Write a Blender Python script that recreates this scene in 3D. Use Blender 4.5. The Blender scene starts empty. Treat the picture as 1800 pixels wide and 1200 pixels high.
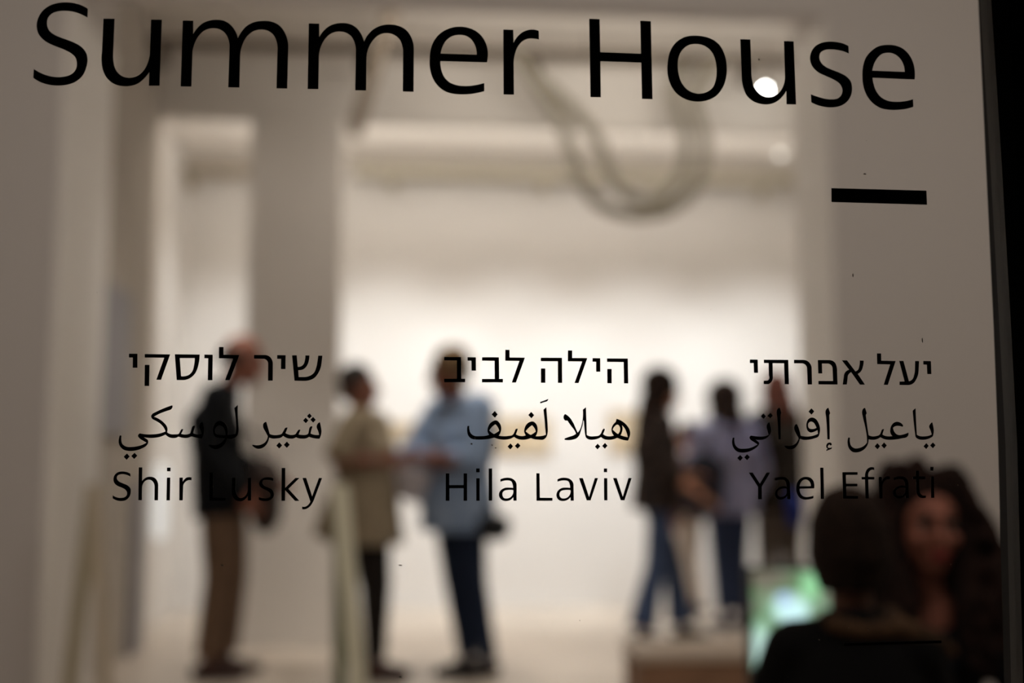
import bpy, bmesh, math, random
from mathutils import Vector, Matrix, Quaternion, noise
random.seed(7)
C = bpy.context.scene.collection
SC = bpy.context.scene
PI = math.pi

# ---------------------------------------------------------------- camera
FPX = 2000.0                       # focal length in pixels of an 1800 px wide frame
PITCH = math.radians(6.56); YAW = math.radians(-5.0)
CAM_POS = Vector((0, 0, 1.05))
cam_data = bpy.data.cameras.new('camera'); cam = bpy.data.objects.new('camera', cam_data); C.objects.link(cam)
cam.location = CAM_POS
CAM_ROT = Matrix.Rotation(YAW, 3, 'Z') @ Matrix.Rotation(PI/2 + PITCH, 3, 'X')
cam.rotation_euler = CAM_ROT.to_euler()
cam_data.sensor_width = 36.0; cam_data.lens = 36.0*FPX/1800
cam_data.clip_start = 0.05; cam_data.clip_end = 60
cam_data.dof.use_dof = True; cam_data.dof.aperture_fstop = 1.7
GLASS_Y = 1.0
cam_data.dof.focus_distance = 0.998
SC.camera = cam

def ray(px, py):
    return CAM_ROT @ Vector(((px-900)/FPX, -(py-600)/FPX, -1.0))
def at(px, py, y):
    """the point of the room at depth y that the photograph shows at (px, py)"""
    d = ray(px, py); return CAM_POS + d*(y/d.y)
def atg(px, py, y=1.0):
    """point of the glass front, built square to the y axis and turned by YAW afterwards"""
    d = Matrix.Rotation(PI/2 + PITCH, 3, 'X') @ Vector(((px-900)/FPX, -(py-600)/FPX, -1.0)); return CAM_POS + d*(y/d.y)
def on_floor(px, py):
    d = ray(px, py); return CAM_POS + d*(-CAM_POS.z/d.z)

# ---------------------------------------------------------------- light and exposure
SC.view_settings.view_transform = 'Standard'; SC.view_settings.look = 'None'
SC.view_settings.gamma = 1.0; SC.view_settings.use_curve_mapping = False
SC.view_settings.exposure = 0.0
SC.cycles.use_denoising = True
SC.cycles.max_bounces = 8; SC.cycles.diffuse_bounces = 5; SC.cycles.transparent_max_bounces = 12
world = bpy.data.worlds.new('night'); SC.world = world; world.use_nodes = True
world.node_tree.nodes['Background'].inputs[0].default_value = (0.9, 0.8, 0.7, 1)
world.node_tree.nodes['Background'].inputs[1].default_value = 0.004

def lamp(name, kind, loc, power, color, target=None, size=0.3, size_y=None, angle=60, blend=0.8):
    l = bpy.data.lights.new(name, kind); o = bpy.data.objects.new(name, l); C.objects.link(o)
    o.location = loc; l.energy = power; l.color = color
    if kind == 'AREA':
        l.shape = 'RECTANGLE'; l.size = size; l.size_y = size_y or size
    else:
        l.shadow_soft_size = size
    if kind == 'SPOT':
        l.spot_size = math.radians(angle); l.spot_blend = blend
    if target is not None:
        o.rotation_euler = (Vector(target)-Vector(loc)).to_track_quat('-Z', 'Y').to_euler()
    return o
WARM = (1.0, 0.855, 0.70); NEUT = (1.0, 0.90, 0.80)
# wall washers of the far gallery, hung behind the header
for x in (-1.3, -0.2, 0.8, 1.8, 2.8):
    lamp('wall_washer', 'SPOT', (x, 7.6, 3.38), 178*(.56 if x < -1 else 1), (.985, .985, 1.0), (x, 9.05, 0.66), 0.15, angle=76, blend=1.0)
# unseen fill added behind the header to brighten the far gallery ceiling
lamp('gallery_fill_up', 'AREA', (0.8, 7.55, 3.30), 38, (1, .92, .85), (0.8, 7.74, 3.8), 4.2, 0.12)
# unseen hall fill added behind the first header for pier, floor and ceiling
for x in (-1.1, 0.1, 1.3):
    lamp('hall_fill_spot', 'SPOT', (x, 5.8, 3.38), 142*(.78 if x < -1 else 1), (1, .92, .85), (x*.95, 6.65, 0.0), 0.2, angle=55, blend=1.0)
lamp('hall_fill_up', 'AREA', (1.15, 5.75, 3.38), 17, (1, .91, .83), (1.15, 6.6, 3.88), 2.4, 0.2)
# unseen fill panels added inside the glass front to brighten the foyer wall
lamp('foyer_fill', 'AREA', (-1.0, 1.5, 3.4), 21, (1, .885, .80), (-1.6, 5.1, 1.2), 1.6, 0.8)
lamp('foyer_fill', 'AREA', (1.8, 1.5, 3.4), 24, (1, .885, .80), (2.3, 5.1, 1.1), 1.6, 0.8)

# ---------------------------------------------------------------- helpers
def srgb(r, g, b):
    def f(c):
        c /= 255.0
        return c/12.92 if c <= 0.04045 else ((c+0.055)/1.055)**2.4
    return (f(r), f(g), f(b), 1)
def mat(name, col, rough=0.7, spec=0.3, var=0.0, scale=8, metal=0, bump=0.0, bscale=60, col2=None, emit=None, estr=0):
    m = bpy.data.materials.new(name); m.use_nodes = True; nt = m.node_tree
    b = nt.nodes['Principled BSDF']; b.inputs['Roughness'].default_value = rough
    b.inputs['Specular IOR Level'].default_value = spec; b.inputs['Metallic'].default_value = metal
    b.inputs['Base Color'].default_value = col
    if var or col2:
        tc = nt.nodes.new('ShaderNodeTexCoord'); n = nt.nodes.new('ShaderNodeTexNoise')
        n.inputs['Scale'].default_value = scale; n.inputs['Detail'].default_value = 4
        nt.links.new(tc.outputs['Object'], n.inputs['Vector'])
        r = nt.nodes.new('ShaderNodeValToRGB'); c2 = col2 or tuple(c*(1-var) for c in col[:3])+(1,)
        r.color_ramp.elements[0].position = 0.38; r.color_ramp.elements[1].position = 0.62
        r.color_ramp.elements[0].color = c2; r.color_ramp.elements[1].color = col
        nt.links.new(n.outputs['Fac'], r.inputs['Fac']); nt.links.new(r.outputs['Color'], b.inputs['Base Color'])
    if bump:
        tc = nt.nodes.new('ShaderNodeTexCoord'); n = nt.nodes.new('ShaderNodeTexNoise'); n.inputs['Scale'].default_value = bscale
        bp = nt.nodes.new('ShaderNodeBump'); bp.inputs['Strength'].default_value = bump; bp.inputs['Distance'].default_value = 0.01
        nt.links.new(tc.outputs['Object'], n.inputs['Vector']); nt.links.new(n.outputs['Fac'], bp.inputs['Height'])
        nt.links.new(bp.outputs['Normal'], b.inputs['Normal'])
    if emit:
        b.inputs['Emission Color'].default_value = emit; b.inputs['Emission Strength'].default_value = estr
    return m
def link(name, me, m=None, parent=None, smooth=False):
    o = bpy.data.objects.new(name, me); C.objects.link(o)
    if m is not None: me.materials.clear(); me.materials.append(m)
    if parent is not None: o.parent = parent
    if smooth:
        for p in me.polygons: p.use_smooth = True
    return o
def bm_obj(name, bm, m, parent=None, smooth=False):
    bmesh.ops.recalc_face_normals(bm, faces=bm.faces)
    me = bpy.data.meshes.new(name); bm.to_mesh(me); bm.free(); return link(name, me, m, parent, smooth)
def box(bm, lo, hi, mtx=None):
    lo = Vector(lo); hi = Vector(hi)
    vs = []
    for z in (lo.z, hi.z):
        for x, y in ((lo.x, lo.y), (hi.x, lo.y), (hi.x, hi.y), (lo.x, hi.y)):
            v = Vector((x, y, z)); vs.append(bm.verts.new(mtx @ v if mtx else v))
    for f in ((0,3,2,1), (4,5,6,7), (0,1,5,4), (1,2,6,5), (2,3,7,6), (3,0,4,7)): bm.faces.new([vs[i] for i in f])
def bevel(bm, w, seg=2):
    bmesh.ops.bevel(bm, geom=list(bm.edges), offset=w, segments=seg, affect='EDGES', profile=0.6)
def empty(name, loc, rz=0):
    o = bpy.data.objects.new(name, None); C.objects.link(o); o.location = loc; o.rotation_euler = (0, 0, rz)
    o.empty_display_size = 0.1; return o
def tag(o, label, cat, group=None, kind=None):
    o['label'] = label
    if cat: o['category'] = cat
    if group: o['group'] = group
    if kind: o['kind'] = kind
    return o
def tube(bm, pts, rad, seg=12, ref=(1, 0, 0), cap=True):
    """loft along pts; rad is one radius, a list, or a list of (side, depth) pairs; ref is the side direction"""
    pts = [Vector(p) for p in pts]; n = len(pts); ref = Vector(ref)
    if not isinstance(rad, (list, tuple)): rad = [rad]*n
    rad = [(r, r) if not isinstance(r, (list, tuple)) else r for r in rad]
    rings = []; P = []
    for i in range(n):
        t = (pts[min(i+1, n-1)]-pts[max(i-1, 0)]).normalized()
        a = ref - t*ref.dot(t)
        if a.length < 0.15: a = Vector((0, 1, 0)) - t*t.y
        if a.length < 0.15: a = Vector((0, 0, 1)) - t*t.z
        a.normalize(); b = t.cross(a).normalized(); P.append((pts[i], t, a, b, rad[i]))
    if cap:
        p, t, a, b, r = P[0]; m = min(r)
        P = [(p-t*m*.9, t, a, b, (r[0]*.35, r[1]*.35)), (p-t*m*.6, t, a, b, (r[0]*.75, r[1]*.75))] + P
        p, t, a, b, r = P[-1]; m = min(r)
        P = P + [(p+t*m*.6, t, a, b, (r[0]*.75, r[1]*.75)), (p+t*m*.9, t, a, b, (r[0]*.35, r[1]*.35))]
    for p, t, a, b, r in P:
        rings.append([bm.verts.new(p + a*math.cos(k*2*PI/seg)*r[0] + b*math.sin(k*2*PI/seg)*r[1]) for k in range(seg)])
    for i in range(len(rings)-1):
        for k in range(seg):
            bm.faces.new((rings[i][k], rings[i][(k+1) % seg], rings[i+1][(k+1) % seg], rings[i+1][k]))
    bm.faces.new(list(reversed(rings[0]))); bm.faces.new(rings[-1])
def ball(bm, c, r, rot=None, seg=16, rings=10):
    m = Matrix.Translation(Vector(c))
    if rot is not None: m = m @ rot.to_4x4()
    if not isinstance(r, (list, tuple)): r = (r, r, r)
    m = m @ Matrix.Diagonal((*r, 1))
    bmesh.ops.create_uvsphere(bm, u_segments=seg, v_segments=rings, radius=1.0, matrix=m)
def fused(name, bm, voxel, m, parent, smooth_it=4, colour=None):
    """fuse overlapping closed shapes into one continuous surface"""
    bmesh.ops.recalc_face_normals(bm, faces=bm.faces)
    me = bpy.data.meshes.new(name+'_raw'); bm.to_mesh(me); bm.free()
    t = bpy.data.objects.new('raw', me); C.objects.link(t)
    r = t.modifiers.new('r', 'REMESH'); r.mode = 'VOXEL'; r.voxel_size = voxel; r.use_smooth_shade = True
    s = t.modifiers.new('s', 'SMOOTH'); s.factor = 0.5; s.iterations = smooth_it
    dg = bpy.context.evaluated_depsgraph_get(); dg.update()
    new = bpy.data.meshes.new_from_object(t.evaluated_get(dg)); new.name = name
    bpy.data.objects.remove(t); bpy.data.meshes.remove(me)
    return link(name, new, m, parent, True)
# lettering outlines: (crop x0, crop y0, zoom) then outlines in crop units; a point ending in s is smooth, | starts an inner or second outline
HEADING = [
((40,0,7.5), "860,120 800,85s 700,50s 590,36s 480,42s 360,78s 260,155s 205,250s 188,360s 212,450s 280,530s 370,585s 470,625s 560,662s 640,705s 700,765s 718,840s 700,925s 640,985s 550,1014s 450,1020s 340,1002s 240,965s 150,912 143,1030 210,1072s 320,1113s 450,1130s 580,1120s 700,1078s 790,1000s 840,890s 856,780s 838,700s 780,625s 690,570s 600,533s 500,497s 410,455s 345,395s 322,310s 338,235s 390,180s 470,152s 580,146s 700,165s 790,200s 855,234"),
((160,0,7.5), "168,250 313,252 294,700 296,800s 320,905s 375,980s 445,1020s 530,1028s 620,1002s 700,930s 752,830s 778,720 796,262 936,264 906,1132 766,1132 772,950 700,1040s 610,1108s 500,1138s 420,1138s 320,1115s 220,1040s 165,940s 143,810s 148,690"),
((300,10,7.5), "163,200 300,202 298,378 350,305s 420,240s 510,202s 615,190s 710,205s 790,255s 850,330s 888,435 935,350s 1010,268s 1110,220s 1220,205s 1340,217s 1440,270s 1515,375s 1552,540 1538,1095 1397,1092 1410,600 1400,480s 1355,385s 1280,332s 1190,316s 1090,340s 1005,410s 950,510s 918,650 908,1080 762,1078 778,560 765,450s 720,365s 650,315s 555,300s 455,325s 375,395s 322,490s 290,610 275,1068 135,1066"),
((530,20,7.5), "98,163 235,166 235,345 285,270s 360,203s 450,167s 550,158s 650,175s 730,225s 790,305s 827,402 875,315s 950,240s 1050,192s 1160,178s 1280,195s 1380,250s 1450,350s 1482,500 1478,1062 1337,1058 1340,560 1328,450s 1285,360s 1210,307s 1120,288s 1025,312s 945,380s 890,475s 858,600 852,1045 709,1042 718,530 703,420s 660,335s 590,285s 495,268s 395,292s 315,360s 262,455s 231,590 223,1027 83,1025"),
((740,20,7.5), "870,675 882,540s 862,440s 800,330s 700,250s 600,215s 490,206s 370,230s 260,290s 170,395s 130,500s 115,640s 120,760s 160,890s 240,1000s 340,1065s 460,1092s 580,1096s 700,1085s 835,1053 835,948 720,975s 590,988s 480,978s 380,940s 305,865s 268,770s 256,658 | 260,560 280,480s 325,395s 400,335s 500,312s 600,328s 675,385s 718,465s 735,575"),
((740,20,7.5), "1085,243 1216,247 1220,418 1265,345s 1330,285s 1400,253s 1480,243s 1553,262 1555,374 1490,362s 1420,362s 1340,395s 1275,470s 1240,560s 1222,680 1226,1100 1089,1097"),
((1020,20,6.4286), "100,88 218,92 225,463 685,481 678,110 796,116 815,994 697,990 688,582 227,566 232,972 115,970"),
((1020,20,6.4286), "1295,278s 1190,290s 1085,350s 1015,450s 988,570s 985,700s 1015,820s 1080,920s 1180,990s 1300,1020s 1420,1010s 1530,960s 1610,860s 1648,740s 1652,600s 1625,480s 1560,370s 1470,310s 1380,285s | 1300,370s 1220,385s 1150,440s 1108,530s 1100,610s 1112,720s 1150,820s 1220,895s 1320,932s 1410,922s 1490,870s 1530,780s 1540,680s 1527,560s 1485,460s 1410,395s"),
((1290,50,8), "88,155 230,159 245,640 258,740s 290,840s 350,915s 430,960s 500,968s 580,945s 655,880s 700,790s 717,660 702,182 838,186 872,1072 740,1068 735,880 680,960s 600,1030s 490,1068s 390,1065s 270,1025s 180,945s 130,830s 108,690"),
((1290,50,8), "1608,250 1530,215s 1420,193s 1330,190s 1220,210s 1130,265s 1080,350s 1070,450s 1105,540s 1180,615s 1290,670s 1400,720s 1490,785s 1525,870s 1510,935s 1460,985s 1370,1001s 1270,990s 1170,962s 1080,930 1087,1040 1180,1082s 1290,1107s 1400,1110s 1510,1085s 1600,1020s 1645,940s 1658,830s 1640,750s 1580,680s 1490,630s 1390,590s 1290,545s 1220,480s 1198,400s 1215,345s 1270,308s 1360,297s 1480,310s 1550,328s 1613,356"),
((1410,50,8), "1578,720 1580,600s 1555,480s 1490,360s 1400,280s 1300,243s 1190,235s 1070,255s 970,320s 890,420s 855,530s 845,650s 858,810s 900,930s 980,1040s 1100,1120s 1220,1145s 1350,1145s 1470,1130s 1560,1104 1555,998 1450,1025s 1320,1035s 1200,1020s 1100,965s 1030,870s 1000,780s 985,695 | 982,597 1005,510s 1055,420s 1120,362s 1195,344s 1290,360s 1370,420s 1418,500s 1440,615"),
]
HEB_L = [
((220,605,9), "65,150 198,150 196,372 124,370 126,210 65,208"),
((220,605,9), "315,155 715,160 570,562 498,560 623,213 315,210 | 316,325 388,327 382,658 311,658"),
((220,605,9), "790,158 1182,163 1165,310s 1140,400s 1085,490s 1010,545s 930,566 820,565 | 866,218 1105,218 1095,330s 1065,430s 1010,485s 950,505s 887,505"),
((220,605,9), "1257,163 1388,165 1382,568 1311,568 1318,222 1257,221"),
((380,605,9), "47,43 118,43 118,165 370,170 215,568 145,566 273,226 47,221"),
((380,605,9), "602,170 760,170 840,190s 885,245s 898,320 896,575 823,575 825,320 810,262s 760,230 602,227"),
((380,605,9), "968,172 1101,173 1098,392 1028,391 1030,231 968,230"),
((380,605,9), "1203,175 1276,175 1292,358 1340,352s 1385,315s 1405,260s 1413,176 1477,177 1462,280s 1430,350s 1380,395s 1300,408 1307,518 1400,518 1480,500s 1550,450s 1585,370s 1605,270s 1616,180 1683,180 1667,310 1625,440s 1550,535s 1460,572s 1380,578 1242,577"),
]
HEB_M = [
((770,605,9), "98,200 365,202 369,545 430,545 428,600 97,600 97,545 298,545 298,256 98,254"),
((770,605,9), "468,204 598,206 600,417 531,417 528,260 468,258"),
((770,605,9), "697,205 963,207 967,547 1027,548 1026,602 695,601 695,548 897,548 895,262 697,259"),
((770,605,9), "1064,88 1131,89 1132,209 1375,212 1232,604 1167,604 1287,263 1064,260"),
((930,605,9), "186,213 520,214 523,610 456,610 455,269 186,267 | 188,382 257,383 257,609 188,608"),
((930,605,9), "614,97 681,97 681,217 921,219 782,612 719,612 840,272 614,269"),
((930,605,9), "1003,219 1125,221 1126,434 1062,434 1060,277 1003,275"),
((930,605,9), "1233,224 1561,226 1567,618 1502,618 1496,281 1233,278 | 1236,390 1305,391 1306,617 1238,616"),
]
HEB_R = [
((1300,605,9), "161,241 284,243 289,451 226,451 221,297 161,296"),
((1300,605,9), "383,244 767,247 777,632 712,630 703,301 520,299 523,500 510,580s 455,630 380,629 380,576 435,575 463,550s 462,490 458,298 383,296"),
((1300,605,9), "859,246 1010,247 1085,275s 1130,340s 1138,400 1143,635 1076,635 1066,380 1045,330s 995,302 859,301"),
((1300,605,9), "1236,249 1420,250 1500,285s 1535,370s 1539,420 1546,636 1247,634 1246,580 1477,581 1470,390 1455,340s 1405,305 1300,305 1305,460 1243,460"),
((1460,605,9), "175,253 255,254 388,428 430,405s 452,345s 459,257 520,259 508,350s 475,430s 425,468 540,638 462,638 323,440 285,470s 265,540 253,636 190,636 207,510 240,430s 292,403"),
((1460,605,9), "730,144 795,145 797,260 1025,265 901,642 838,640 940,319 735,313"),
((1460,605,9), "1083,263 1148,264 1235,585 1290,555s 1320,480s 1332,390 1335,265 1395,266 1388,420 1355,545s 1300,620s 1225,645 1088,643 1088,590 1168,588"),
((1460,605,9), "1463,264 1582,266 1590,471 1527,471 1520,323 1465,320"),
]
AR_L = [
((190,700,9), "1018,110 1022,140s 1000,172s 940,195s 820,240s 728,290 790,315s 870,370s 930,440s 943,495s 935,535 990,565s 1060,568s 1120,560s 1145,520s 1165,488s 1192,487 1175,530s 1158,560 1200,570s 1270,565s 1305,550 1320,500s 1340,445s 1360,430s 1380,440 1360,500s 1348,548 1400,568s 1470,566 1487,560 1475,520s 1448,440s 1460,400s 1497,372 1515,440s 1523,510s 1510,580s 1490,634 1420,625s 1320,600 1270,622s 1210,626s 1160,618s 1118,603 1080,622s 1030,628s 970,615s 912,570 850,600s 750,622s 650,625s 568,612 600,635s 632,660s 638,690s 615,740s 540,790s 430,825s 330,830s 240,805s 190,750s 172,690s 180,620s 192,583 215,590 212,650s 230,720s 290,762s 370,768s 460,758s 550,732s 612,700 560,670s 500,630s 478,595s 505,553 600,568s 720,568s 820,555s 912,522 890,470s 830,400s 760,355s 700,320s 685,285s 705,245s 760,215s 880,160s | 303,872 345,918 297,970 252,922 | 423,860 466,906 417,957 371,912"),
((380,700,9), "345,105 342,250s 350,400s 355,520s 330,595s 270,635s 175,632 150,700s 100,760s 40,795s -30,800s -80,775s -112,745 -105,725 -60,740s 0,738s 70,710s 120,665s 145,628 60,625s -10,605s -42,550s -45,490s -25,420s 20,370s 70,357s 120,375s 165,425s 188,500s 182,578 260,572s 310,562 318,480s 310,300s 290,155 | 62,425s 10,450s -15,510s 0,560s 60,578s 150,580 145,520s 110,450s"),
((380,700,9), "795,370 820,460s 848,562 900,578s 980,578s 1035,562s 1070,510s 1100,465s 1132,462 1115,510s 1098,548 1150,572s 1210,578s 1255,565s 1290,515s 1310,495s 1335,498 1318,540s 1305,570 1360,578s 1410,578s 1450,565s 1470,500s 1485,455s 1505,440s 1525,448 1505,510s 1495,555 1550,575s 1630,577 1620,530s 1592,440s 1605,405s 1643,375 1658,450s 1668,520s 1660,575s 1637,638 1560,633s 1470,607 1430,630s 1360,637s 1310,632s 1265,613 1230,632s 1170,637s 1110,622s 1062,592 1030,618s 960,633s 890,635s 840,618 820,690s 775,755s 710,793s 650,795s 600,770s 572,742 582,730 640,742s 710,732s 780,690s 818,612 820,600 790,540s 745,445s 750,400s | 1001,695 1046,742 1000,793 954,746 | 1121,684 1166,733 1120,782 1073,735 | 1479,238 1515,280 1476,318 1440,280 | 1417,305 1460,348 1421,392 1377,350 | 1535,293 1576,338 1537,383 1493,338"),
]
AR_M = [
((800,690,9), "1443,230 1450,330s 1462,500s 1462,640s 1448,690s 1400,740s 1320,742s 1250,735s 1198,717 1130,738s 1060,744s 990,732s 932,698 890,722s 800,742s 710,738s 620,710 550,728s 450,740s 340,740s 250,722s 210,680s 192,620s 197,525 225,525 228,590s 250,645s 300,680s 400,687s 490,680s 538,665 515,620s 520,550s 550,490s 600,450s 650,438s 700,475s 728,540s 722,620s 690,680 760,688s 850,682s 905,670s 940,620s 960,575s 993,570 975,625s 962,658 1010,680s 1070,686s 1118,672 1095,630s 1100,560s 1140,490s 1190,460s 1235,456s 1285,500s 1305,570s 1300,630s 1273,688 1340,688s 1390,680s 1435,662 1425,560s 1412,400s 1397,268 | 636,500 590,535s 540,598 580,632s 613,655 650,635s 697,602 675,545s | 1216,515 1170,550s 1116,610 1150,640s 1198,667 1235,645s 1275,615 1255,560s | 1342,148 1400,128s 1475,98 1465,125s 1400,152s 1348,170 | 627,290 674,343 630,396 578,343 | 1204,303 1250,355 1207,406 1157,353 | 876,801 917,847 874,898 829,853 | 993,793 1034,838 988,886 944,841"),
((930,690,9), "1383,413 1460,445s 1540,510s 1590,590s 1598,660s 1585,710s 1563,758 1480,745s 1393,712 1340,735s 1260,745s 1190,735s 1137,700 1100,722s 1020,742s 950,740s 905,715s 885,650s 875,560s 866,450 858,435 845,520s 820,600s 790,680s 745,725s 700,740s 560,745 562,725 620,702s 700,675s 742,650 720,600s 660,520s 605,440 570,438s 545,400s 550,360s 572,337 640,390s 700,480s 740,570s 768,632 800,590s 830,510s 850,400s 850,268 900,230 902,330s 908,500s 912,668 960,688s 1040,688s 1100,678s 1135,645s 1160,590s 1180,570s 1200,578 1185,620s 1170,655 1210,680s 1280,690s 1340,678 1315,640s 1303,580s 1320,520s 1370,465 | 1400,505s 1350,535s 1322,585 1360,620s 1405,655 1435,610s 1438,550s | 1468,515 1478,570s 1468,625s 1447,673 1500,690s 1560,705 1545,640s 1510,560s | 1084,806 1125,850 1082,897 1041,853 | 1200,793 1240,838 1198,886 1156,842"),
]
AR_R = [
((1270,700,9), "740,378 755,450s 767,500s 750,560s 715,610s 660,645s 590,657s 515,650 555,680s 578,705s 560,750s 500,800s 410,843s 320,857s 230,840s 175,785s 152,720s 162,620 187,622 186,680s 205,745s 260,790s 340,795s 430,785s 500,757s 552,727 500,692s 440,650s 425,625s 450,587 530,600s 620,603s 690,592s 728,575 710,510s 695,445s 705,410s | 278,895 320,940 277,988 232,943 | 387,883 430,928 388,976 342,932 | 644,238 684,283 648,325 604,283 | 751,228 792,270 753,316 707,275"),
((1270,700,9), "902,150 928,230 913,260 915,450s 917,648 883,648 877,500s 865,300s 857,195s 870,165s"),
((1270,700,9), "1170,403 1205,480s 1232,590 1300,602s 1400,597s 1508,560 1500,500 1440,530s 1395,540s 1345,510s 1325,450s 1330,380s 1360,325s 1415,303s 1470,325s 1520,400s 1540,490s 1530,560s 1515,600s 1440,635s 1340,655s 1270,655s 1222,635 1205,690s 1165,760s 1110,800s 1060,808s 1010,790s 980,762 990,745 1060,752s 1130,730s 1175,690s 1202,628 1170,570s 1132,470s 1140,430s | 1395,367s 1355,395s 1350,440s 1370,475s 1420,485s 1485,465 1465,420s 1435,380s | 1404,158 1448,206 1405,257 1358,209"),
((1270,700,9), "1672,150 1700,235 1686,262 1690,450s 1692,648 1657,648 1650,480s 1638,300s 1630,195s 1645,165s | 1690,698 1715,705s 1722,740 1700,745 1690,730s 1670,745s 1662,770s 1690,782s 1728,770 1722,798 1640,830 1640,812 1662,797 1642,775s 1640,740s 1660,708s"),
((1460,700,9), "542,150 568,235 553,262 570,400s 597,582 650,600s 720,595s 768,578s 795,530s 815,490s 842,487 828,530s 815,570 850,590s 900,600s 975,595 945,550s 942,490s 960,430s 1000,385s 1050,370s 1100,385s 1144,428 1135,450 1080,435s 1020,440s 982,465 995,510s 1030,560s 1080,580s 1140,572s 1225,542 1225,580s 1205,608s 1120,632s 1020,650s 920,655s 850,645s 785,612 740,640s 670,655s 597,645 592,700s 560,770s 500,825s 420,853s 350,848s 295,800s 268,720s 278,618 303,622 302,690s 325,755s 380,790s 440,787s 510,760s 575,695 570,600s 545,450s 510,300s 497,200s 512,165s | 736,708 778,755 740,804 694,758 | 842,697 885,744 846,792 800,746"),
((1460,700,9), "1340,155 1345,300s 1360,575 1410,597s 1480,600s 1550,590s 1597,570 1580,510s 1557,440s 1570,410s 1603,377 1618,440s 1628,510s 1612,600 1560,632s 1460,655s 1390,645s 1345,615s 1335,560s 1310,350s 1296,195 | 1510,708 1548,750 1509,800 1467,758 | 1614,697 1655,740 1615,788 1571,744"),
]
LAT_L = [
((190,810,9), "355,200 300,175s 235,165s 160,178s 110,220s 90,280s 100,340s 150,390s 220,420s 275,450s 305,495s 300,540s 265,572s 210,582s 140,575s 80,542 78,588 130,618s 210,632s 290,615s 340,565s 362,490s 355,430s 310,385s 230,350s 165,315s 142,275s 155,230s 200,210s 250,208s 310,222s 358,246"),
((190,810,9), "490,101 544,101 540,325 575,280s 630,252s 690,250s 750,275s 785,330s 795,400 792,621 738,621 740,400 725,345s 690,305s 640,295s 590,315s 555,360s 540,420 535,619 482,619"),
((190,810,9), "935,262 987,262 980,622 928,622 | 936,104 992,104 990,163 936,162"),
((190,810,9), "1133,262 1186,262 1182,335 1210,290s 1250,262s 1325,262 1323,305 1270,305s 1220,335s 1190,400 1183,622 1130,622"),
((380,810,9), "-102,182 -45,183 -47,578 158,581 157,627 -105,624"),
((380,810,9), "255,265 310,266 308,440 320,510s 350,565s 390,585s 440,570s 485,520s 502,460 505,266 556,267 555,625 502,625 503,550 465,600s 410,632s 370,635s 310,615s 265,560s 250,480"),
((380,810,9), "908,273 870,262s 810,257s 740,275s 695,315s 683,370s 705,410s 760,445s 820,475s 860,520s 855,565s 820,585s 760,588s 678,568 677,612 740,630s 800,632s 870,610s 910,560s 912,500s 885,450s 830,420s 770,395s 735,350s 745,310s 790,297s 850,300s 905,316"),
((380,810,9), "1038,110 1095,110 1093,425 1255,268 1320,268 1145,440 1318,630 1250,630 1093,460 1090,628 1035,628"),
((380,810,9), "1368,267 1425,267 1520,560 1628,268 1677,269 1560,580 1520,670s 1465,735s 1410,762s 1363,762 1362,720 1410,722s 1455,695s 1492,640"),
]
LAT_M = [
((770,810,9), "123,195 178,195 178,380 405,380 405,195 460,195 460,628 405,628 405,430 180,430 180,628 122,628"),
((770,810,9), "605,272 658,272 658,628 605,628 | 603,118 658,118 658,178 603,178"),
((770,810,9), "801,118 856,118 856,627 801,627"),
((770,810,9), "985,290 1040,270s 1100,264s 1165,275s 1220,315s 1243,400 1243,627 1193,627 1190,570 1150,612s 1080,632s 1010,615s 970,570s 965,510s 1000,455s 1060,425s 1130,420s 1188,425 1180,370s 1155,320s 1110,307s 1050,310s 988,328 | 1190,460 1100,458s 1050,470s 1022,500s 1020,545s 1045,585s 1085,592s 1140,575s 1180,530s 1192,480"),
((930,810,9), "115,193 165,193 170,580 370,582 370,628 117,628"),
((930,810,9), "448,290 500,270s 560,264s 625,275s 680,315s 703,400 707,627 657,627 655,570 610,612s 540,632s 470,615s 436,565s 435,510s 470,455s 525,425s 590,420s 650,425 643,370s 618,320s 570,307s 510,310s 450,328 | 655,460 565,458s 515,470s 485,500s 482,545s 510,585s 550,592s 605,575s 645,530s 657,480"),
((930,810,9), "790,270 850,270 948,565 1040,270 1090,270 972,622 912,622"),
((930,810,9), "1185,271 1236,271 1238,622 1187,622 | 1182,118 1234,118 1234,177 1182,177"),
((930,810,9), "1328,270 1385,270 1482,565 1572,270 1622,270 1508,620 1450,620"),
]
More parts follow.
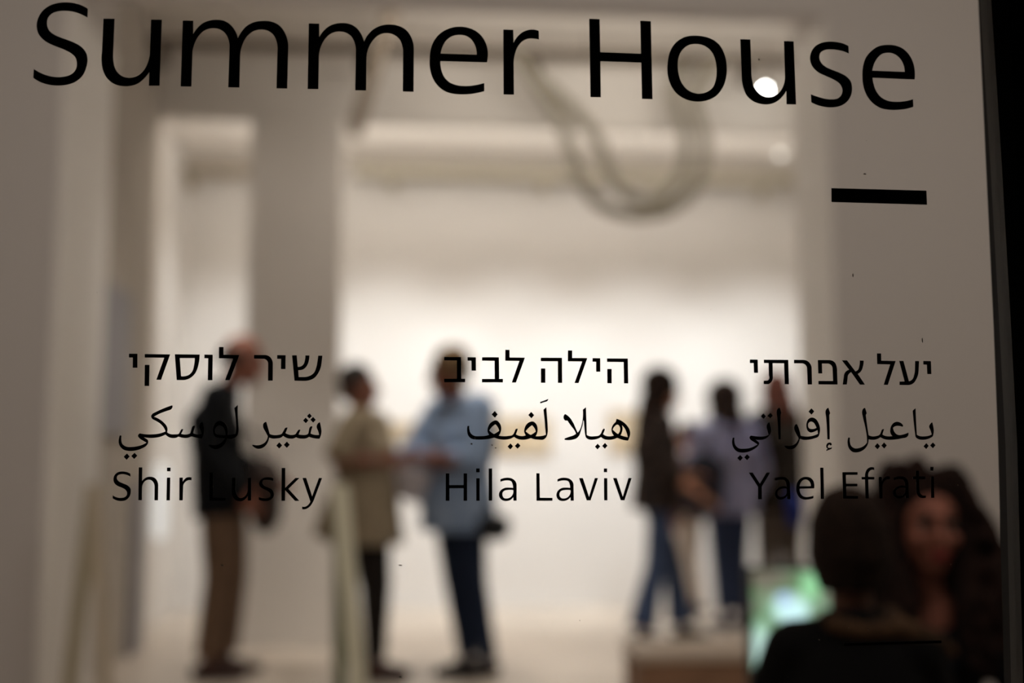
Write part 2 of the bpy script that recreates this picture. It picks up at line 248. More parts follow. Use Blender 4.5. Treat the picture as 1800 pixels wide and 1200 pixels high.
LAT_R = [
((1300,810,9), "145,183 205,183 320,360 425,183 480,183 348,405 350,605 292,605 292,410"),
((1300,810,9), "553,275 600,258s 660,250s 725,262s 770,300s 793,380 800,602 750,602 748,550 705,592s 640,608s 590,592s 560,545s 560,490s 595,435s 655,402s 742,407 735,350s 710,305s 660,294s 610,298s 558,314 | 745,438 670,435s 620,455s 597,490s 600,535s 625,562s 665,568s 715,545s 743,500"),
((1300,810,9), "1175,432 1178,370s 1155,300s 1110,262s 1045,250s 970,270s 915,330s 893,420s 905,510s 950,580s 1020,610s 1080,608s 1165,587 1165,548 1100,565s 1040,568s 985,545s 955,500s 945,438 | 945,400 965,340s 1000,302s 1045,292s 1090,310s 1118,350s 1125,397"),
((1300,810,9), "1273,105 1323,105 1334,600 1283,600"),
((1460,810,9), "183,176 423,176 423,218 238,219 240,359 420,360 420,401 242,402 246,550 430,552 430,597 196,594"),
((1460,810,9), "488,252 543,252 550,180s 580,125s 630,98s 685,103 688,143 640,140s 605,170s 593,250 688,252 688,292 592,292 600,592 549,591 542,292 490,292"),
((1460,810,9), "757,252 806,252 808,318 835,275s 875,245s 933,245 933,290 880,292s 835,335s 815,410 818,592 768,592"),
((1460,810,9), "993,262 1040,248s 1100,242s 1165,255s 1210,300s 1225,370 1233,583 1185,583 1183,535 1140,575s 1075,592s 1020,575s 985,530s 985,475s 1020,425s 1075,395s 1175,395 1170,340s 1145,298s 1095,285s 1040,290s 995,302 | 1180,425 1105,422s 1055,440s 1028,475s 1030,520s 1055,548s 1100,552s 1150,530s 1178,490"),
((1460,810,9), "1343,155 1392,155 1394,244 1492,244 1492,287 1395,287 1400,460 1412,510s 1445,540s 1500,542 1502,578 1455,585s 1400,570s 1365,525s 1355,460 1346,284 1298,284 1298,243 1344,243"),
((1460,810,9), "1585,244 1628,244 1637,582 1588,582 | 1573,94 1622,94 1622,150 1574,150"),
]
def smooth_outline(pts, steps=5):
    """Catmull-Rom through the smooth points, straight or eased at the corners."""
    n = len(pts); out = []
    for i in range(n):
        a, b = pts[i], pts[(i+1) % n]
        out.append((a[0], a[1]))
        if not (a[2] or b[2]): continue
        p0 = pts[i-1] if a[2] else None
        p3 = pts[(i+2) % n] if b[2] else None
        d = math.hypot(b[0]-a[0], b[1]-a[1])
        def tang(p, q, r):
            l1 = math.hypot(q[0]-p[0], q[1]-p[1]) or 1; l2 = math.hypot(r[0]-q[0], r[1]-q[1]) or 1
            u = ((q[0]-p[0])/l1*l2 + (r[0]-q[0])/l2*l1, (q[1]-p[1])/l1*l2 + (r[1]-q[1])/l2*l1)
            k = math.hypot(*u) or 1
            return (u[0]/k*d, u[1]/k*d)
        ta = tang(p0, a, b) if p0 else None
        tb = tang(a, b, p3) if p3 else None
        if ta is None: ta = (2*(b[0]-a[0])-tb[0], 2*(b[1]-a[1])-tb[1])
        if tb is None: tb = (2*(b[0]-a[0])-ta[0], 2*(b[1]-a[1])-ta[1])
        for k in range(1, steps):
            t = k/steps; t2 = t*t; t3 = t2*t
            h = (2*t3-3*t2+1, t3-2*t2+t, -2*t3+3*t2, t3-t2)
            out.append((h[0]*a[0]+h[1]*ta[0]+h[2]*b[0]+h[3]*tb[0], h[0]*a[1]+h[1]*ta[1]+h[2]*b[1]+h[3]*tb[1]))
    return out
def outlines(crop, text):
    x0, y0, z = crop; res = []
    for part in text.split('|'):
        pts = []
        for tok in part.split():
            s = tok.endswith('s'); x, y = tok.rstrip('s').split(',')
            pts.append((x0+float(x)/z, y0+float(y)/z, s))
        res.append(smooth_outline(pts))
    return res
# ---------------------------------------------------------------- materials
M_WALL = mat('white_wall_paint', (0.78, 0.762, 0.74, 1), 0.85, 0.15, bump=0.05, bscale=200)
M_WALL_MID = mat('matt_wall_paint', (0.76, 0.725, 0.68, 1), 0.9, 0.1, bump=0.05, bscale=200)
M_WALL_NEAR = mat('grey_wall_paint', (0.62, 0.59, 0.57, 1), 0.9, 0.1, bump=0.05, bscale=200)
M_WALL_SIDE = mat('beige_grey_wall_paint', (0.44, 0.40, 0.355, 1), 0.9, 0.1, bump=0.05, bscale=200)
M_CEIL = mat('ceiling_paint', (0.75, 0.71, 0.66, 1), 0.9, 0.1, bump=0.03)
M_FLOOR = mat('polished_concrete', srgb(206, 194, 180), 0.38, 0.4, var=0.12, scale=1.6, bump=0.02, bscale=30)
M_FRAME = mat('dark_metal_frame', srgb(32, 31, 29), 0.5, 0.3, bump=0.02)
M_GASKET = mat('black_rubber_gasket', srgb(14, 14, 14), 0.7, 0.2)
M_VINYL = mat('black_vinyl', srgb(12, 12, 12), 0.55, 0.25, bump=0.01)
M_JAMB_LIT = mat('lit_jamb_tone', (0.86, 0.84, 0.81, 1), 0.7, 0.2, bump=0.03)  # lighter copy of the wall colour, painting light onto the jambs

# depths: glass 1.0, first opening 5.1, second opening 7.2, back wall 9.05
Y1, Y2, YB = 5.1, 7.2, 9.05
XL, XR = -2.6, 3.6
ZN, ZH, ZB = 3.75, 3.80, 3.50     # ceiling heights of foyer, hall and far gallery
def struct(name, boxes, m, bev=0.0):
    bm = bmesh.new()
    for lo, hi in boxes: box(bm, lo, hi)
    o = bm_obj(name, bm, m); o['kind'] = 'structure'; return o
struct('floor', [((XL-.2, 0.3, -0.2), (XR+.2, YB+.2, 0))], M_FLOOR)
struct('wall_back', [((XL-.2, YB, 0), (XR+.2, YB+.2, 4.0))], M_WALL)
struct('wall_right', [((XR, 1.1, 0), (XR+.2, YB, 4.0))], M_WALL_MID)
# foyer side wall on the left
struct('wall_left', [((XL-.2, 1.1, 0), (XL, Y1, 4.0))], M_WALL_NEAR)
XA = at(88, 600, Y1).x             # left edge of first opening
XC = at(1470, 600, Y1).x           # right edge of first opening
ZA = at(1180, 20, Y1).z
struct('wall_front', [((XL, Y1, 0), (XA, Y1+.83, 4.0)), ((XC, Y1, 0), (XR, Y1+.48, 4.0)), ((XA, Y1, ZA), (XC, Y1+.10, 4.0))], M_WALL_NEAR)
struct('lit_jamb_1', [((XA-.01, Y1+.002, 0), (XA+.008, Y1+.828, ZA))], M_JAMB_LIT)  # thin linings added over the jambs, paler to show light from the hall
struct('lit_jamb_2', [((XC-.008, Y1+.002, 0), (XC+.01, Y1+.478, ZA))], M_JAMB_LIT)
# left wall of the hall, a little set back behind the first opening
XH = at(266, 600, Y2).x
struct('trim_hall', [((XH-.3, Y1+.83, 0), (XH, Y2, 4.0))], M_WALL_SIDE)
# second opening: doorway, pier, wide opening
XD0 = at(266, 600, Y2).x; XP0 = at(432, 600, Y2).x; XP1 = at(596, 600, Y2).x
ZD = at(620, 215, Y2).z
struct('wall_middle', [((XP0, Y2, 0), (XP1, Y2+.22, ZD)), ((XH-.3, Y2, 0), (XH, Y2+.22, ZD)), ((XH-.3, Y2, ZD), (XR, Y2+.08, 4.0)), ((3.0, Y2, 0), (XR, Y2+.22, ZD))], M_WALL_MID)
XG = at(320, 600, YB).x
struct('wall_gallery', [((XG-.2, Y2+.22, 0), (XG, YB, 4.0))], M_WALL)
struct('ceiling', [((XL, 0.8, ZN), (XR, Y1, ZN+.2)), ((XL, Y1+.4, ZH), (XR, Y2, ZH+.2)), ((XL, Y2+.2, ZB), (XR, YB, ZB+.2))], M_CEIL)
# skirting along the back wall and pier
bm = bmesh.new(); box(bm, (XG, YB-.012, 0), (XR, YB, .07)); o = bm_obj('baseboard_back', bm, M_WALL); o['kind'] = 'structure'

# ---------------------------------------------------------------- glass front
before_glass = set(C.objects)
gx0, gx1 = -1.1, atg(1770, 600).x + .02
mg = bpy.data.materials.new('clear_glass'); mg.use_nodes = True; nt = mg.node_tree; nt.nodes.clear()
out = nt.nodes.new('ShaderNodeOutputMaterial'); mx = nt.nodes.new('ShaderNodeMixShader')
tr = nt.nodes.new('ShaderNodeBsdfTransparent'); tr.inputs[0].default_value = (0.965, 0.97, 0.96, 1)
gl = nt.nodes.new('ShaderNodeBsdfGlossy'); gl.inputs['Roughness'].default_value = 0.0
fr = nt.nodes.new('ShaderNodeFresnel'); fr.inputs['IOR'].default_value = 1.45
nt.links.new(fr.outputs[0], mx.inputs[0]); nt.links.new(tr.outputs[0], mx.inputs[1]); nt.links.new(gl.outputs[0], mx.inputs[2])
nt.links.new(mx.outputs[0], out.inputs[0])
bm = bmesh.new(); box(bm, (gx0, GLASS_Y, 0.02), (gx1, GLASS_Y+.008, 2.6)); WINDOW = bm_obj('window_1', bm, mg); WINDOW['kind'] = 'structure'

def plane_poly(name, outs, m, parent, thick=0.0004, y=GLASS_Y):
    """flat lettering on the front face of the pane"""
    cu = bpy.data.curves.new(name, 'CURVE'); cu.dimensions = '2D'; cu.fill_mode = 'BOTH'; cu.extrude = thick/2
    for o in outs:
        pts = [atg(px, py) for px, py in o]
        sp = cu.splines.new('POLY'); sp.points.add(len(pts)-1); sp.use_cyclic_u = True
        for k, p in enumerate(pts): sp.points[k].co = (p.x, p.z, 0, 1)
    t = bpy.data.objects.new('t', cu); C.objects.link(t)
    dg = bpy.context.evaluated_depsgraph_get()
    me = bpy.data.meshes.new_from_object(t.evaluated_get(dg)); me.name = name
    bpy.data.objects.remove(t); bpy.data.curves.remove(cu)
    # curve plane (x, y) becomes room (x, z)
    me.transform(Matrix(((1,0,0,0), (0,0,-1,y-.0006), (0,1,0,0), (0,0,0,1))))
    if parent is not None: me.transform(Matrix.Translation(-parent.location))
    return link(name, me, m, parent)
def line(name, glyphs, label, part='letter', group=None):
    c0, t0 = glyphs[0]; p = outlines(c0, t0)[0][0]; root = empty(name, atg(p[0], p[1]))
    root.location.y = GLASS_Y-.0006
    tag(root, label, 'lettering', group)
    for c, t in glyphs: plane_poly(part, outlines(c, t), M_VINYL, root)
    return root
line('heading_lettering', HEADING[:6], 'large black vinyl word Summer across the top of the glass')
line('heading_lettering', HEADING[6:], 'large black vinyl word House at the top right of the glass')
line('hebrew_lettering', HEB_L, 'black Hebrew name of two words on the glass, leftmost of the three columns')
line('hebrew_lettering', HEB_M, 'black Hebrew name of two words on the glass, middle column')
line('hebrew_lettering', HEB_R, 'black Hebrew name of two words on the glass, rightmost column')
line('arabic_lettering', AR_L, 'black Arabic name on the glass under the leftmost Hebrew name', 'joined_letters')
line('arabic_lettering', AR_M, 'black Arabic name on the glass in the middle column', 'joined_letters')
line('arabic_lettering', AR_R, 'black Arabic name on the glass under the rightmost Hebrew name', 'joined_letters')
line('latin_lettering', LAT_L, 'black Latin name beginning with S, bottom of left column on the glass')
line('latin_lettering', LAT_M, 'black Latin name beginning with H, bottom of middle column on the glass')
line('latin_lettering', LAT_R, 'black Latin name beginning with Y, bottom of right column on the glass')
tag(plane_poly('vinyl_bar', [[(1461,330.8), (1628,335.3), (1629,360), (1461.3,355.2)]], M_VINYL, None), 'thick short black vinyl bar on the glass below the heading, at right', 'vinyl bar')
tag(plane_poly('vinyl_bar', [[(1482.6,1129.5), (1654,1125), (1654.5,1129.8), (1482.8,1134.5)]], M_VINYL, None), 'thin black vinyl bar low on the glass in front of the dark clothes', 'vinyl bar')

# metal mullion at the right edge of the pane
def bar(name, left, right, y0, y1, m, parent):
    bm = bmesh.new(); rows = []
    for (lx, ly), (rx, ry) in zip(left, right):
        a = atg(lx, ly); b = atg(rx, ry)
        rows.append([bm.verts.new((x, y, a.z)) for x, y in ((a.x, y0), (b.x, y0), (b.x, y1), (a.x, y1))])
    for i in range(len(rows)-1):
        for k in range(4): bm.faces.new((rows[i][k], rows[i][(k+1) % 4], rows[i+1][(k+1) % 4], rows[i+1][k]))
    bm.faces.new(list(reversed(rows[0]))); bm.faces.new(rows[-1])
    return bm_obj(name, bm, m, parent)
mul = WINDOW
E0 = [(1714,-500), (1739,0), (1757,280), (1773,560), (1784.6,780), (1795,1200), (1800,1500), (1806,2200)]
E1 = [(1745,-500), (1769,0), (1783,280), (1797,560), (1806,780), (1818,1200), (1823,1500), (1828,2200)]
E2 = [(x+190, y) for x, y in E1]
bar('frame_lip', E0, E1, GLASS_Y-.004, GLASS_Y+.02, M_FRAME, mul)
bar('frame_post', [(x-.5, y) for x, y in E1], E2, GLASS_Y-.0035, GLASS_Y+.06, M_GASKET, mul)

# specks and faint scratches on the pane
bm = bmesh.new()
M_DUST = mat('pale_dust', srgb(190, 180, 165), 0.9, 0.1, emit=None)
rnd = random.Random(3)
specks = [(430,823,1.2,7), (829,780,2,1.5), (1334,105,1.5,1.5), (1520,306,3,1), (1499,484,1,3), (1621,598,1,4), (704,993,4,1), (391,993,3,1), (1683,852,1.3,1.3), (1440,1124,1.2,1.2), (1755,206,1.5,1), (865,782,2,1), (871,787,1.5,1), (835,770,1,3), (704,1189,3,1.2)]
for _ in range(26): specks.append((rnd.uniform(20, 1730), rnd.uniform(210, 590) if _ % 2 else rnd.uniform(900, 1110), rnd.uniform(.5, .9), rnd.uniform(.5, .9)))
for px, py, w, h in specks:
    a = [atg(px+dx*w, py+dy*h) for dx, dy in ((-.7,-1), (.3,-.8), (.8,.2), (.5,1), (-.4,.7), (-.9,0))]
    a = [(p.x, p.z) for p in a]
    f = [bm.verts.new((x, GLASS_Y-.0009, z)) for x, z in a]; b = [bm.verts.new((x, GLASS_Y-.0002, z)) for x, z in a]
    bm.faces.new(f); bm.faces.new(list(reversed(b)))
    for k in range(6): bm.faces.new((f[k], b[k], b[(k+1) % 6], f[(k+1) % 6]))
o = bm_obj('dust_specks', bm, M_DUST); tag(o, 'tiny pale dust specks and nicks on the glass pane', 'dust', kind='stuff')
# turn the finished glass front to its angle in the room
for o in list(C.objects):
    if o not in before_glass and o.parent is None:
        o.location = Matrix.Rotation(YAW, 3, 'Z') @ o.location; o.rotation_euler = (0, 0, YAW)
# ---------------------------------------------------------------- people
def clothmat(name, rgb, var=0.15, scale=12, rgb2=None, rough=0.9):
    return mat(name, srgb(*rgb), rough, 0.15, var=0 if rgb2 else var, scale=scale, col2=srgb(*rgb2) if rgb2 else None, bump=0.15, bscale=90)
M_BROW = mat('dark_brow', srgb(44, 30, 24), .8); M_EYE = mat('eye_white', srgb(150, 138, 130), 0.5, 0.2); M_IRIS = mat('dark_iris', srgb(40, 25, 18), 0.3, 0.5)
M_LIP = mat('lips', srgb(150, 70, 66), 0.5, 0.3)
BASE = dict(pel=(0, 0, .95), waist=(0, .005, 1.10), chest=(0, 0, 1.28), neck=(0, -.012, 1.45), head=(0, .02, 1.625),
    shL=(-.175, -.01, 1.40), elL=(-.225, -.03, 1.12), wrL=(-.235, .04, .88), shR=(.175, -.01, 1.40), elR=(.225, -.03, 1.12), wrR=(.235, .04, .88),
    hipL=(-.088, 0, .92), knL=(-.10, .02, .50), anL=(-.105, -.02, .085), hipR=(.088, 0, .92), knR=(.10, .02, .50), anR=(.105, -.02, .085))
def hand(bm, w, d, palm_n, thumb_side, s, curl=0.5):
    """palm, four fingers and a thumb; d = pointing direction, palm_n = direction the palm faces"""
    d = Vector(d).normalized(); n = (Vector(palm_n) - d*Vector(palm_n).dot(d)).normalized(); a = d.cross(n)*thumb_side; w = Vector(w)
    tube(bm, [w-d*.02*s, w+d*.03*s, w+d*.085*s], [(.026*s, .018*s), (.038*s, .015*s), (.040*s, .013*s)], 12, ref=a)
    for k, (off, L) in enumerate(((.030, .072), (.010, .080), (-.010, .074), (-.029, .058))):
        p = w+d*.085*s+a*off*s; pts = [p-d*.02*s, p]
        dd = d.copy()
        for j, f in enumerate((.45, .32, .25)):
            dd = (dd + n*curl*(.35+.25*j)).normalized(); p = p+dd*L*f*s; pts.append(p)
        tube(bm, pts, [.0095*s, .0095*s, .0088*s, .008*s, .007*s], 8, ref=a)
    p = w+d*.025*s+a*.03*s
    tube(bm, [w+d*.015*s+a*.015*s, p, p+(d*.6+a*.55+n*.3)*.035*s, p+(d*.85+a*.45+n*.5)*.062*s], [.012*s, .013*s, .011*s, .009*s], 8, ref=n)
def person(label, loc, face_deg, height, skin, pose=None, top=None, bottom=None, hair=None, shoe=None, group=None,
           head_turn=0, head_nod=0, slim=1.0, voxel=.010, hands=None, lips=M_LIP, hs=1.12):
    s = height/1.75
    J = dict(BASE)
    if pose: J.update(pose)
    J = {k: Vector(v)*s for k, v in J.items()}
    root = empty('person', loc, math.radians(face_deg)); tag(root, label, 'person', group)
    msk = mat('skin', srgb(*skin), 0.55, 0.35, var=0.12, scale=14)
    fem = slim < 0.95
    up = (J['head']-J['neck']).normalized()
    # ---- body: one continuous surface
    bm = bmesh.new()
    HR = Matrix.Rotation(math.radians(head_turn), 3, 'Z') @ Matrix.Rotation(math.radians(head_nod), 3, 'X')
    s0_ = s; sh_ = s*hs
    def hd(x, y, z): return J['head'] + HR @ Vector((x*sh_, y*sh_, z*sh_))
    ball(bm, hd(0, -.012, .028), (.074*sh_, .092*sh_, .088*sh_), HR)          # cranium
    ball(bm, hd(0, .018, -.035), (.060*sh_, .072*sh_, .078*sh_), HR)          # face
    ball(bm, hd(0, .055, -.095), (.030*sh_, .026*sh_, .022*sh_), HR)          # chin
    tube(bm, [hd(0, .088, .012), hd(0, .108, -.028)], [.008*sh_, .013*sh_], 8)  # nose
    ball(bm, hd(0, .082, .028), (.045*sh_, .012*sh_, .008*sh_), HR)           # brow
    ball(bm, hd(0, .086, -.066), (.024*sh_, .010*sh_, .009*sh_), HR)          # mouth
    for e in (-1, 1):
        ball(bm, hd(e*.038, .070, -.030), (.020*sh_, .018*sh_, .018*sh_), HR) # cheeks
        ball(bm, hd(e*.076, -.005, -.010), (.010*sh_, .020*sh_, .032*sh_), HR) # ears
    tube(bm, [J['neck']-up*.06*s, J['neck'], hd(0, -.02, -.05)], [.062*s*slim, .052*s*slim, .050*s*slim], 12)
    tube(bm, [J['pel'], J['waist'], J['chest'], J['neck']-up*.06*s], [(.14*s*slim, .095*s), (.118*s*slim, .085*s), (.145*s*slim, .10*s), (.12*s*slim, .062*s)], 16)
    for q in 'LR':
        e = -1 if q == 'L' else 1
        sh, el, wr, hp, kn, an = (J[a+q] for a in ('sh', 'el', 'wr', 'hip', 'kn', 'an'))
        tube(bm, [J['neck']-up*.05*s, sh], [.045*s, .048*s*slim], 10)
        tube(bm, [sh, el], [.045*s*slim, .034*s*slim], 10); tube(bm, [el, (el+wr)/2, wr], [.036*s*slim, .034*s*slim, .024*s*slim], 10)
        hn = (hands or {}).get(q, ((wr-el), Vector((-e, .2, 0)), .5))
        hand(bm, wr, hn[0], hn[1], (1 if (Vector(hn[0]).cross(Vector(hn[1]))).dot(Vector((0, 1, .4))) > 0 else -1), s, hn[2])
        tube(bm, [hp, (hp+kn)/2, kn], [.074*s*slim, .066*s*slim, .048*s], 12)
        tube(bm, [kn, kn.lerp(an, .35), an], [.047*s, .050*s*slim, .034*s], 12)
        toe = (shoe or {}).get('dir'+q, (e*.12, 1, 0)); td = Vector(toe).normalized()
        side = td.cross(Vector((0, 0, 1)))
        tube(bm, [an-td*.03*s-Vector((0, 0, .045*s)), an+td*.08*s-Vector((0, 0, .05*s)), an+td*.16*s-Vector((0, 0, .058*s))], [(.03*s, .026*s), (.036*s, .022*s), (.034*s, .014*s)], 10, ref=side)
    body = fused('body', bm, voxel*.8, msk, root, 3)
    for e in (-1, 1):
        bm = bmesh.new(); ball(bm, hd(e*.031, .0755, .006), .0125*sh_, HR, 10, 8); ey = bm_obj('eye', bm, M_EYE, root, True)
        bm = bmesh.new(); ball(bm, hd(e*.031, .0860, .006), .0055*sh_, HR, 8, 6); bm_obj('iris', bm, M_IRIS, ey, True)
    bm = bmesh.new(); ball(bm, hd(0, .0925, -.060), (.022*sh_, .007*sh_, .005*sh_), HR, 10, 6); ball(bm, hd(0, .0920, -.070), (.018*sh_, .007*sh_, .006*sh_), HR, 10, 6)
    bm_obj('lips', bm, lips, root, True)
    for e in (-1, 1):
        bm = bmesh.new(); tube(bm, [hd(e*.014, .086, .030), hd(e*.032, .085, .036), hd(e*.050, .072, .030)], [.0035*s, .0045*s, .003*s], 6); bm_obj('eyebrow', bm, M_BROW, root, True)
        bm = bmesh.new(); tube(bm, [hd(e*.019, .083, .012), hd(e*.031, .0875, .0165), hd(e*.043, .080, .011)], [.0028*s, .0034*s, .0025*s], 6); bm_obj('eyelid', bm, M_BROW, root, True)
    # ---- top garment
    if top:
        bm = bmesh.new(); k = top.get('loose', 1.0); hem = top.get('hem', .86)*s; fl = top.get('flare', 1.0)
        wa = J['waist']; pl = J['pel']; ch = J['chest']; nk = J['neck']
        low = pl + (pl-wa).normalized()*(.95*s-hem)
        prof = [(low, (.168*k*fl*slim, .128*k*fl)), (pl, (.163*k*slim, .122*k)), (wa, (.148*k*slim, .112*k)), (ch, (.170*k*slim, .122*k)), (nk-up*.075*s, (.150*slim*k, .088)), (nk-up*.02*s, (.082, .075))]
        if top.get('open'): prof = prof[:4]+[(nk-up*.092*s, (.150*slim*k, .080))]
        if top.get('puff'):
            pts = []; rr = []
            for i in range(len(prof)-1):
                for j in range(6):
                    t = j/6; pts.append(prof[i][0].lerp(prof[i+1][0], t)); g = 1+.035*abs(math.sin((i*6+j)*PI/4))
                    rr.append(tuple((prof[i][1][c]*(1-t)+prof[i+1][1][c]*t)*s*g for c in (0, 1)))
            pts.append(prof[-1][0]); rr.append(tuple(c*s for c in prof[-1][1]))
            tube(bm, pts, rr, 24, cap=False)
        else:
            tube(bm, [p for p, r in prof], [(r[0]*s, r[1]*s) for p, r in prof], 20, cap=False)
        if not top.get('open'): tube(bm, [nk-up*.05*s, nk+up*.022*s], [.072*s, .066*s], 14, cap=False)
        for q in 'LR':
            sh, el, wr = (J[a+q] for a in ('sh', 'el', 'wr')); c = top.get('sleeve', 1.0)
            tube(bm, [nk.lerp(sh, .55)-up*.05*s, sh] if top.get('open') else [nk-up*.045*s, sh], [.060*s, .068*s*k*slim], 12)
            if c > .55:
                end = el.lerp(wr, (c-.5)*2)
                tube(bm, [sh, el], [.066*s*k*slim, .054*s*k*slim], 12); tube(bm, [el, end], [.054*s*k*slim, (.042 if not top.get('puff') else .05)*s*k*slim], 12)
            else: tube(bm, [sh, sh.lerp(el, c*2)], [.066*s*k*slim, .058*s*k*slim], 12, cap=False)
        for fn in top.get('extra', []): fn(bm, J, s)
        g = fused(top.get('name', 'shirt'), bm, voxel, top['mat'], root, 3)
    # ---- trousers
    if bottom:
        bm = bmesh.new(); k = bottom.get('loose', 1.0); fl = bottom.get('flare', 1.0)
        wst = J['pel'].lerp(J['waist'], .55)
        tube(bm, [wst, J['pel'], (J['hipL']+J['hipR'])/2-Vector((0, 0, .03*s))], [(.138*s*slim, .100*s), (.156*s*slim, .112*s), (.150*s*slim, .105*s)], 18)
        for q in 'LR':
            hp, kn, an = (J[a+q] for a in ('hip', 'kn', 'an')); end = kn.lerp(an, bottom.get('length', .93))
            tube(bm, [hp, (hp+kn)/2, kn, (kn+end)/2, end], [.092*s*k*slim, .082*s*k*slim, .064*s*k, .058*s*k*fl, .052*s*k*fl*fl], 14, cap=False)
        fused(bottom.get('name', 'trousers'), bm, voxel, bottom['mat'], root, 3)
    # ---- shoes
    if shoe:
        for q in 'LR':
            bm = bmesh.new(); an = J['an'+q]; e = -1 if q == 'L' else 1; td = Vector(shoe.get('dir'+q, (e*.12, 1, 0))).normalized(); side = td.cross(Vector((0, 0, 1)))
            z = Vector((0, 0, 1))
            tube(bm, [an-td*.05*s-z*.045*s, an+td*.03*s-z*.042*s, an+td*.11*s-z*.052*s, an+td*.175*s-z*.060*s], [(.036*s, .036*s), (.040*s, .040*s), (.047*s, .030*s), (.040*s, .021*s)], 12, ref=side)
            if shoe.get('high', True): tube(bm, [an-z*.04*s, an+z*.01*s], [.044*s, .042*s], 12, cap=False)
            tube(bm, [an-td*.055*s-z*.074*s, an+td*.07*s-z*.074*s, an+td*.185*s-z*.074*s], [(.034*s, .009*s), (.044*s, .009*s), (.036*s, .009*s)], 10, ref=side)
            fused('shoe', bm, .008, shoe['mat'], root, 2)
    # ---- hair
    if hair:
        bm = bmesh.new(); kind = hair['kind']; rn = random.Random(hair.get('seed', 5))
        cap = hair.get('cap', 1.0)
        if kind != 'bald':
            ball(bm, hd(0, -.022, .042), (.083*sh_*cap, .094*sh_*cap, .090*sh_*cap), HR, 20, 14)
            for e in (-1, 1): ball(bm, hd(e*.062, -.015, .02), (.022*sh_, .050*sh_, .045*sh_), HR)
            ball(bm, hd(0, -.062, -.02), (.062*sh_, .045*sh_, .055*sh_), HR)
        else:
            for a in range(-100, 101, 20):
                r = math.radians(a-90); ball(bm, hd(.074*math.cos(r), -.014+.090*math.sin(r), .002+.004*rn.random()), (.018*sh_, .018*sh_, .038*sh_), HR, 10, 8)
        if kind == 'long':
            L = hair.get('len', .34)
            tube(bm, [hd(0, -.05, .05), hd(0, -.085, -.06), hd(0, -.10, -.06-L*.5), hd(0, -.095, -.06-L)], [(.075*sh_, .05*sh_), (.085*sh_, .05*sh_), (.09*sh_, .045*sh_), (.05*sh_, .025*sh_)], 14)
            for e in (-1, 1): tube(bm, [hd(e*.055, -.01, .05), hd(e*.082, -.015, -.05), hd(e*.088, -.02, -.05-L*.45)], [.028*sh_, .03*sh_, .022*sh_], 10)
        if kind == 'bob':
            for a in range(-125, 126, 9):
                r = math.radians(a-90); x, y = math.cos(r), math.sin(r)
                tube(bm, [hd(.045*x, -.018+.052*y, .108), hd(.074*x, -.018+.086*y, .045), hd(.079*x, -.018+.090*y, -.03), hd(.058*x, -.018+.068*y, -.092-.010*rn.random())], [.014*sh_, .016*sh_, .016*sh_, .012*sh_], 8)
            ball(bm, hd(0, -.022, .045), (.083*sh_, .096*sh_, .090*sh_), HR, 20, 14)
        if kind == 'curly':
            for _ in range(hair.get('n', 560)):
                a = rn.uniform(0, 2*PI); t = rn.random(); z = .125 - t*.46; x, y = math.cos(a), math.sin(a)
                w = .070+.070*math.sin(min(1, t*1.1+.06)*PI*.55)
                if x < 0: w += .075*min(1, t*1.5)
                if y > .15 and z < .085 and abs(x*w*1.1) < (.10 if z > -.16 else .07): continue
                if y > -.25 and abs(x)*w < .074 and z < .085: continue
                r = rn.uniform(.014, .026)
                ball(bm, hd(x*w*1.10, -.03+y*w*.80, z), (r*s, r*s, r*1.25*sh_), HR, 8, 6)
            tube(bm, [hd(-.01, -.05, .06), hd(-.04, -.075, -.04), hd(-.065, -.085, -.24)], [(.085*sh_, .06*sh_), (.125*sh_, .055*sh_), (.135*sh_, .045*sh_)], 14)
            for e in (-1, 1):
                tube(bm, [hd(e*.082, .0, .02), hd(e*.088, .035, -.09), hd(e*.082, .075, -.18), hd(e*.078, .10, -.30)], [(.026*sh_, .03*sh_), (.038*sh_, .03*sh_), (.046*sh_, .03*sh_), (.030*sh_, .02*sh_)], 10)
                for _ in range(34):
                    t = rn.random(); ball(bm, hd(e*(.088+rn.uniform(-.03, .035)), .03+.09*t+rn.uniform(-.01, .02), -.06-.26*t), rn.uniform(.012, .020)*sh_, HR, 8, 6)
        fused('hair', bm, hair.get('voxel', .011), hair['mat'], root, hair.get('it', 2))
    return root, J, s

def foot_spot(px, py): p = on_floor(px, py); return (p.x, p.y, 0)
def spot_at(px, y): p = at(px, 1000, y); return (p.x, y, 0)
M_DSHOE = mat('dark_shoe_leather', srgb(34, 27, 25), 0.5, 0.3, var=.2)
M_BSHOE = mat('brown_shoe_leather', srgb(62, 40, 34), 0.5, 0.3, var=.2)
M_HGREY = clothmat('grey_hair', (60, 55, 50), rgb2=(38, 34, 32), scale=60)
M_HDARK = clothmat('dark_brown_hair', (42, 28, 22), rgb2=(22, 15, 12), scale=60)
M_HBROWN = clothmat('sandy_hair', (128, 106, 76), rgb2=(84, 66, 46), scale=60)

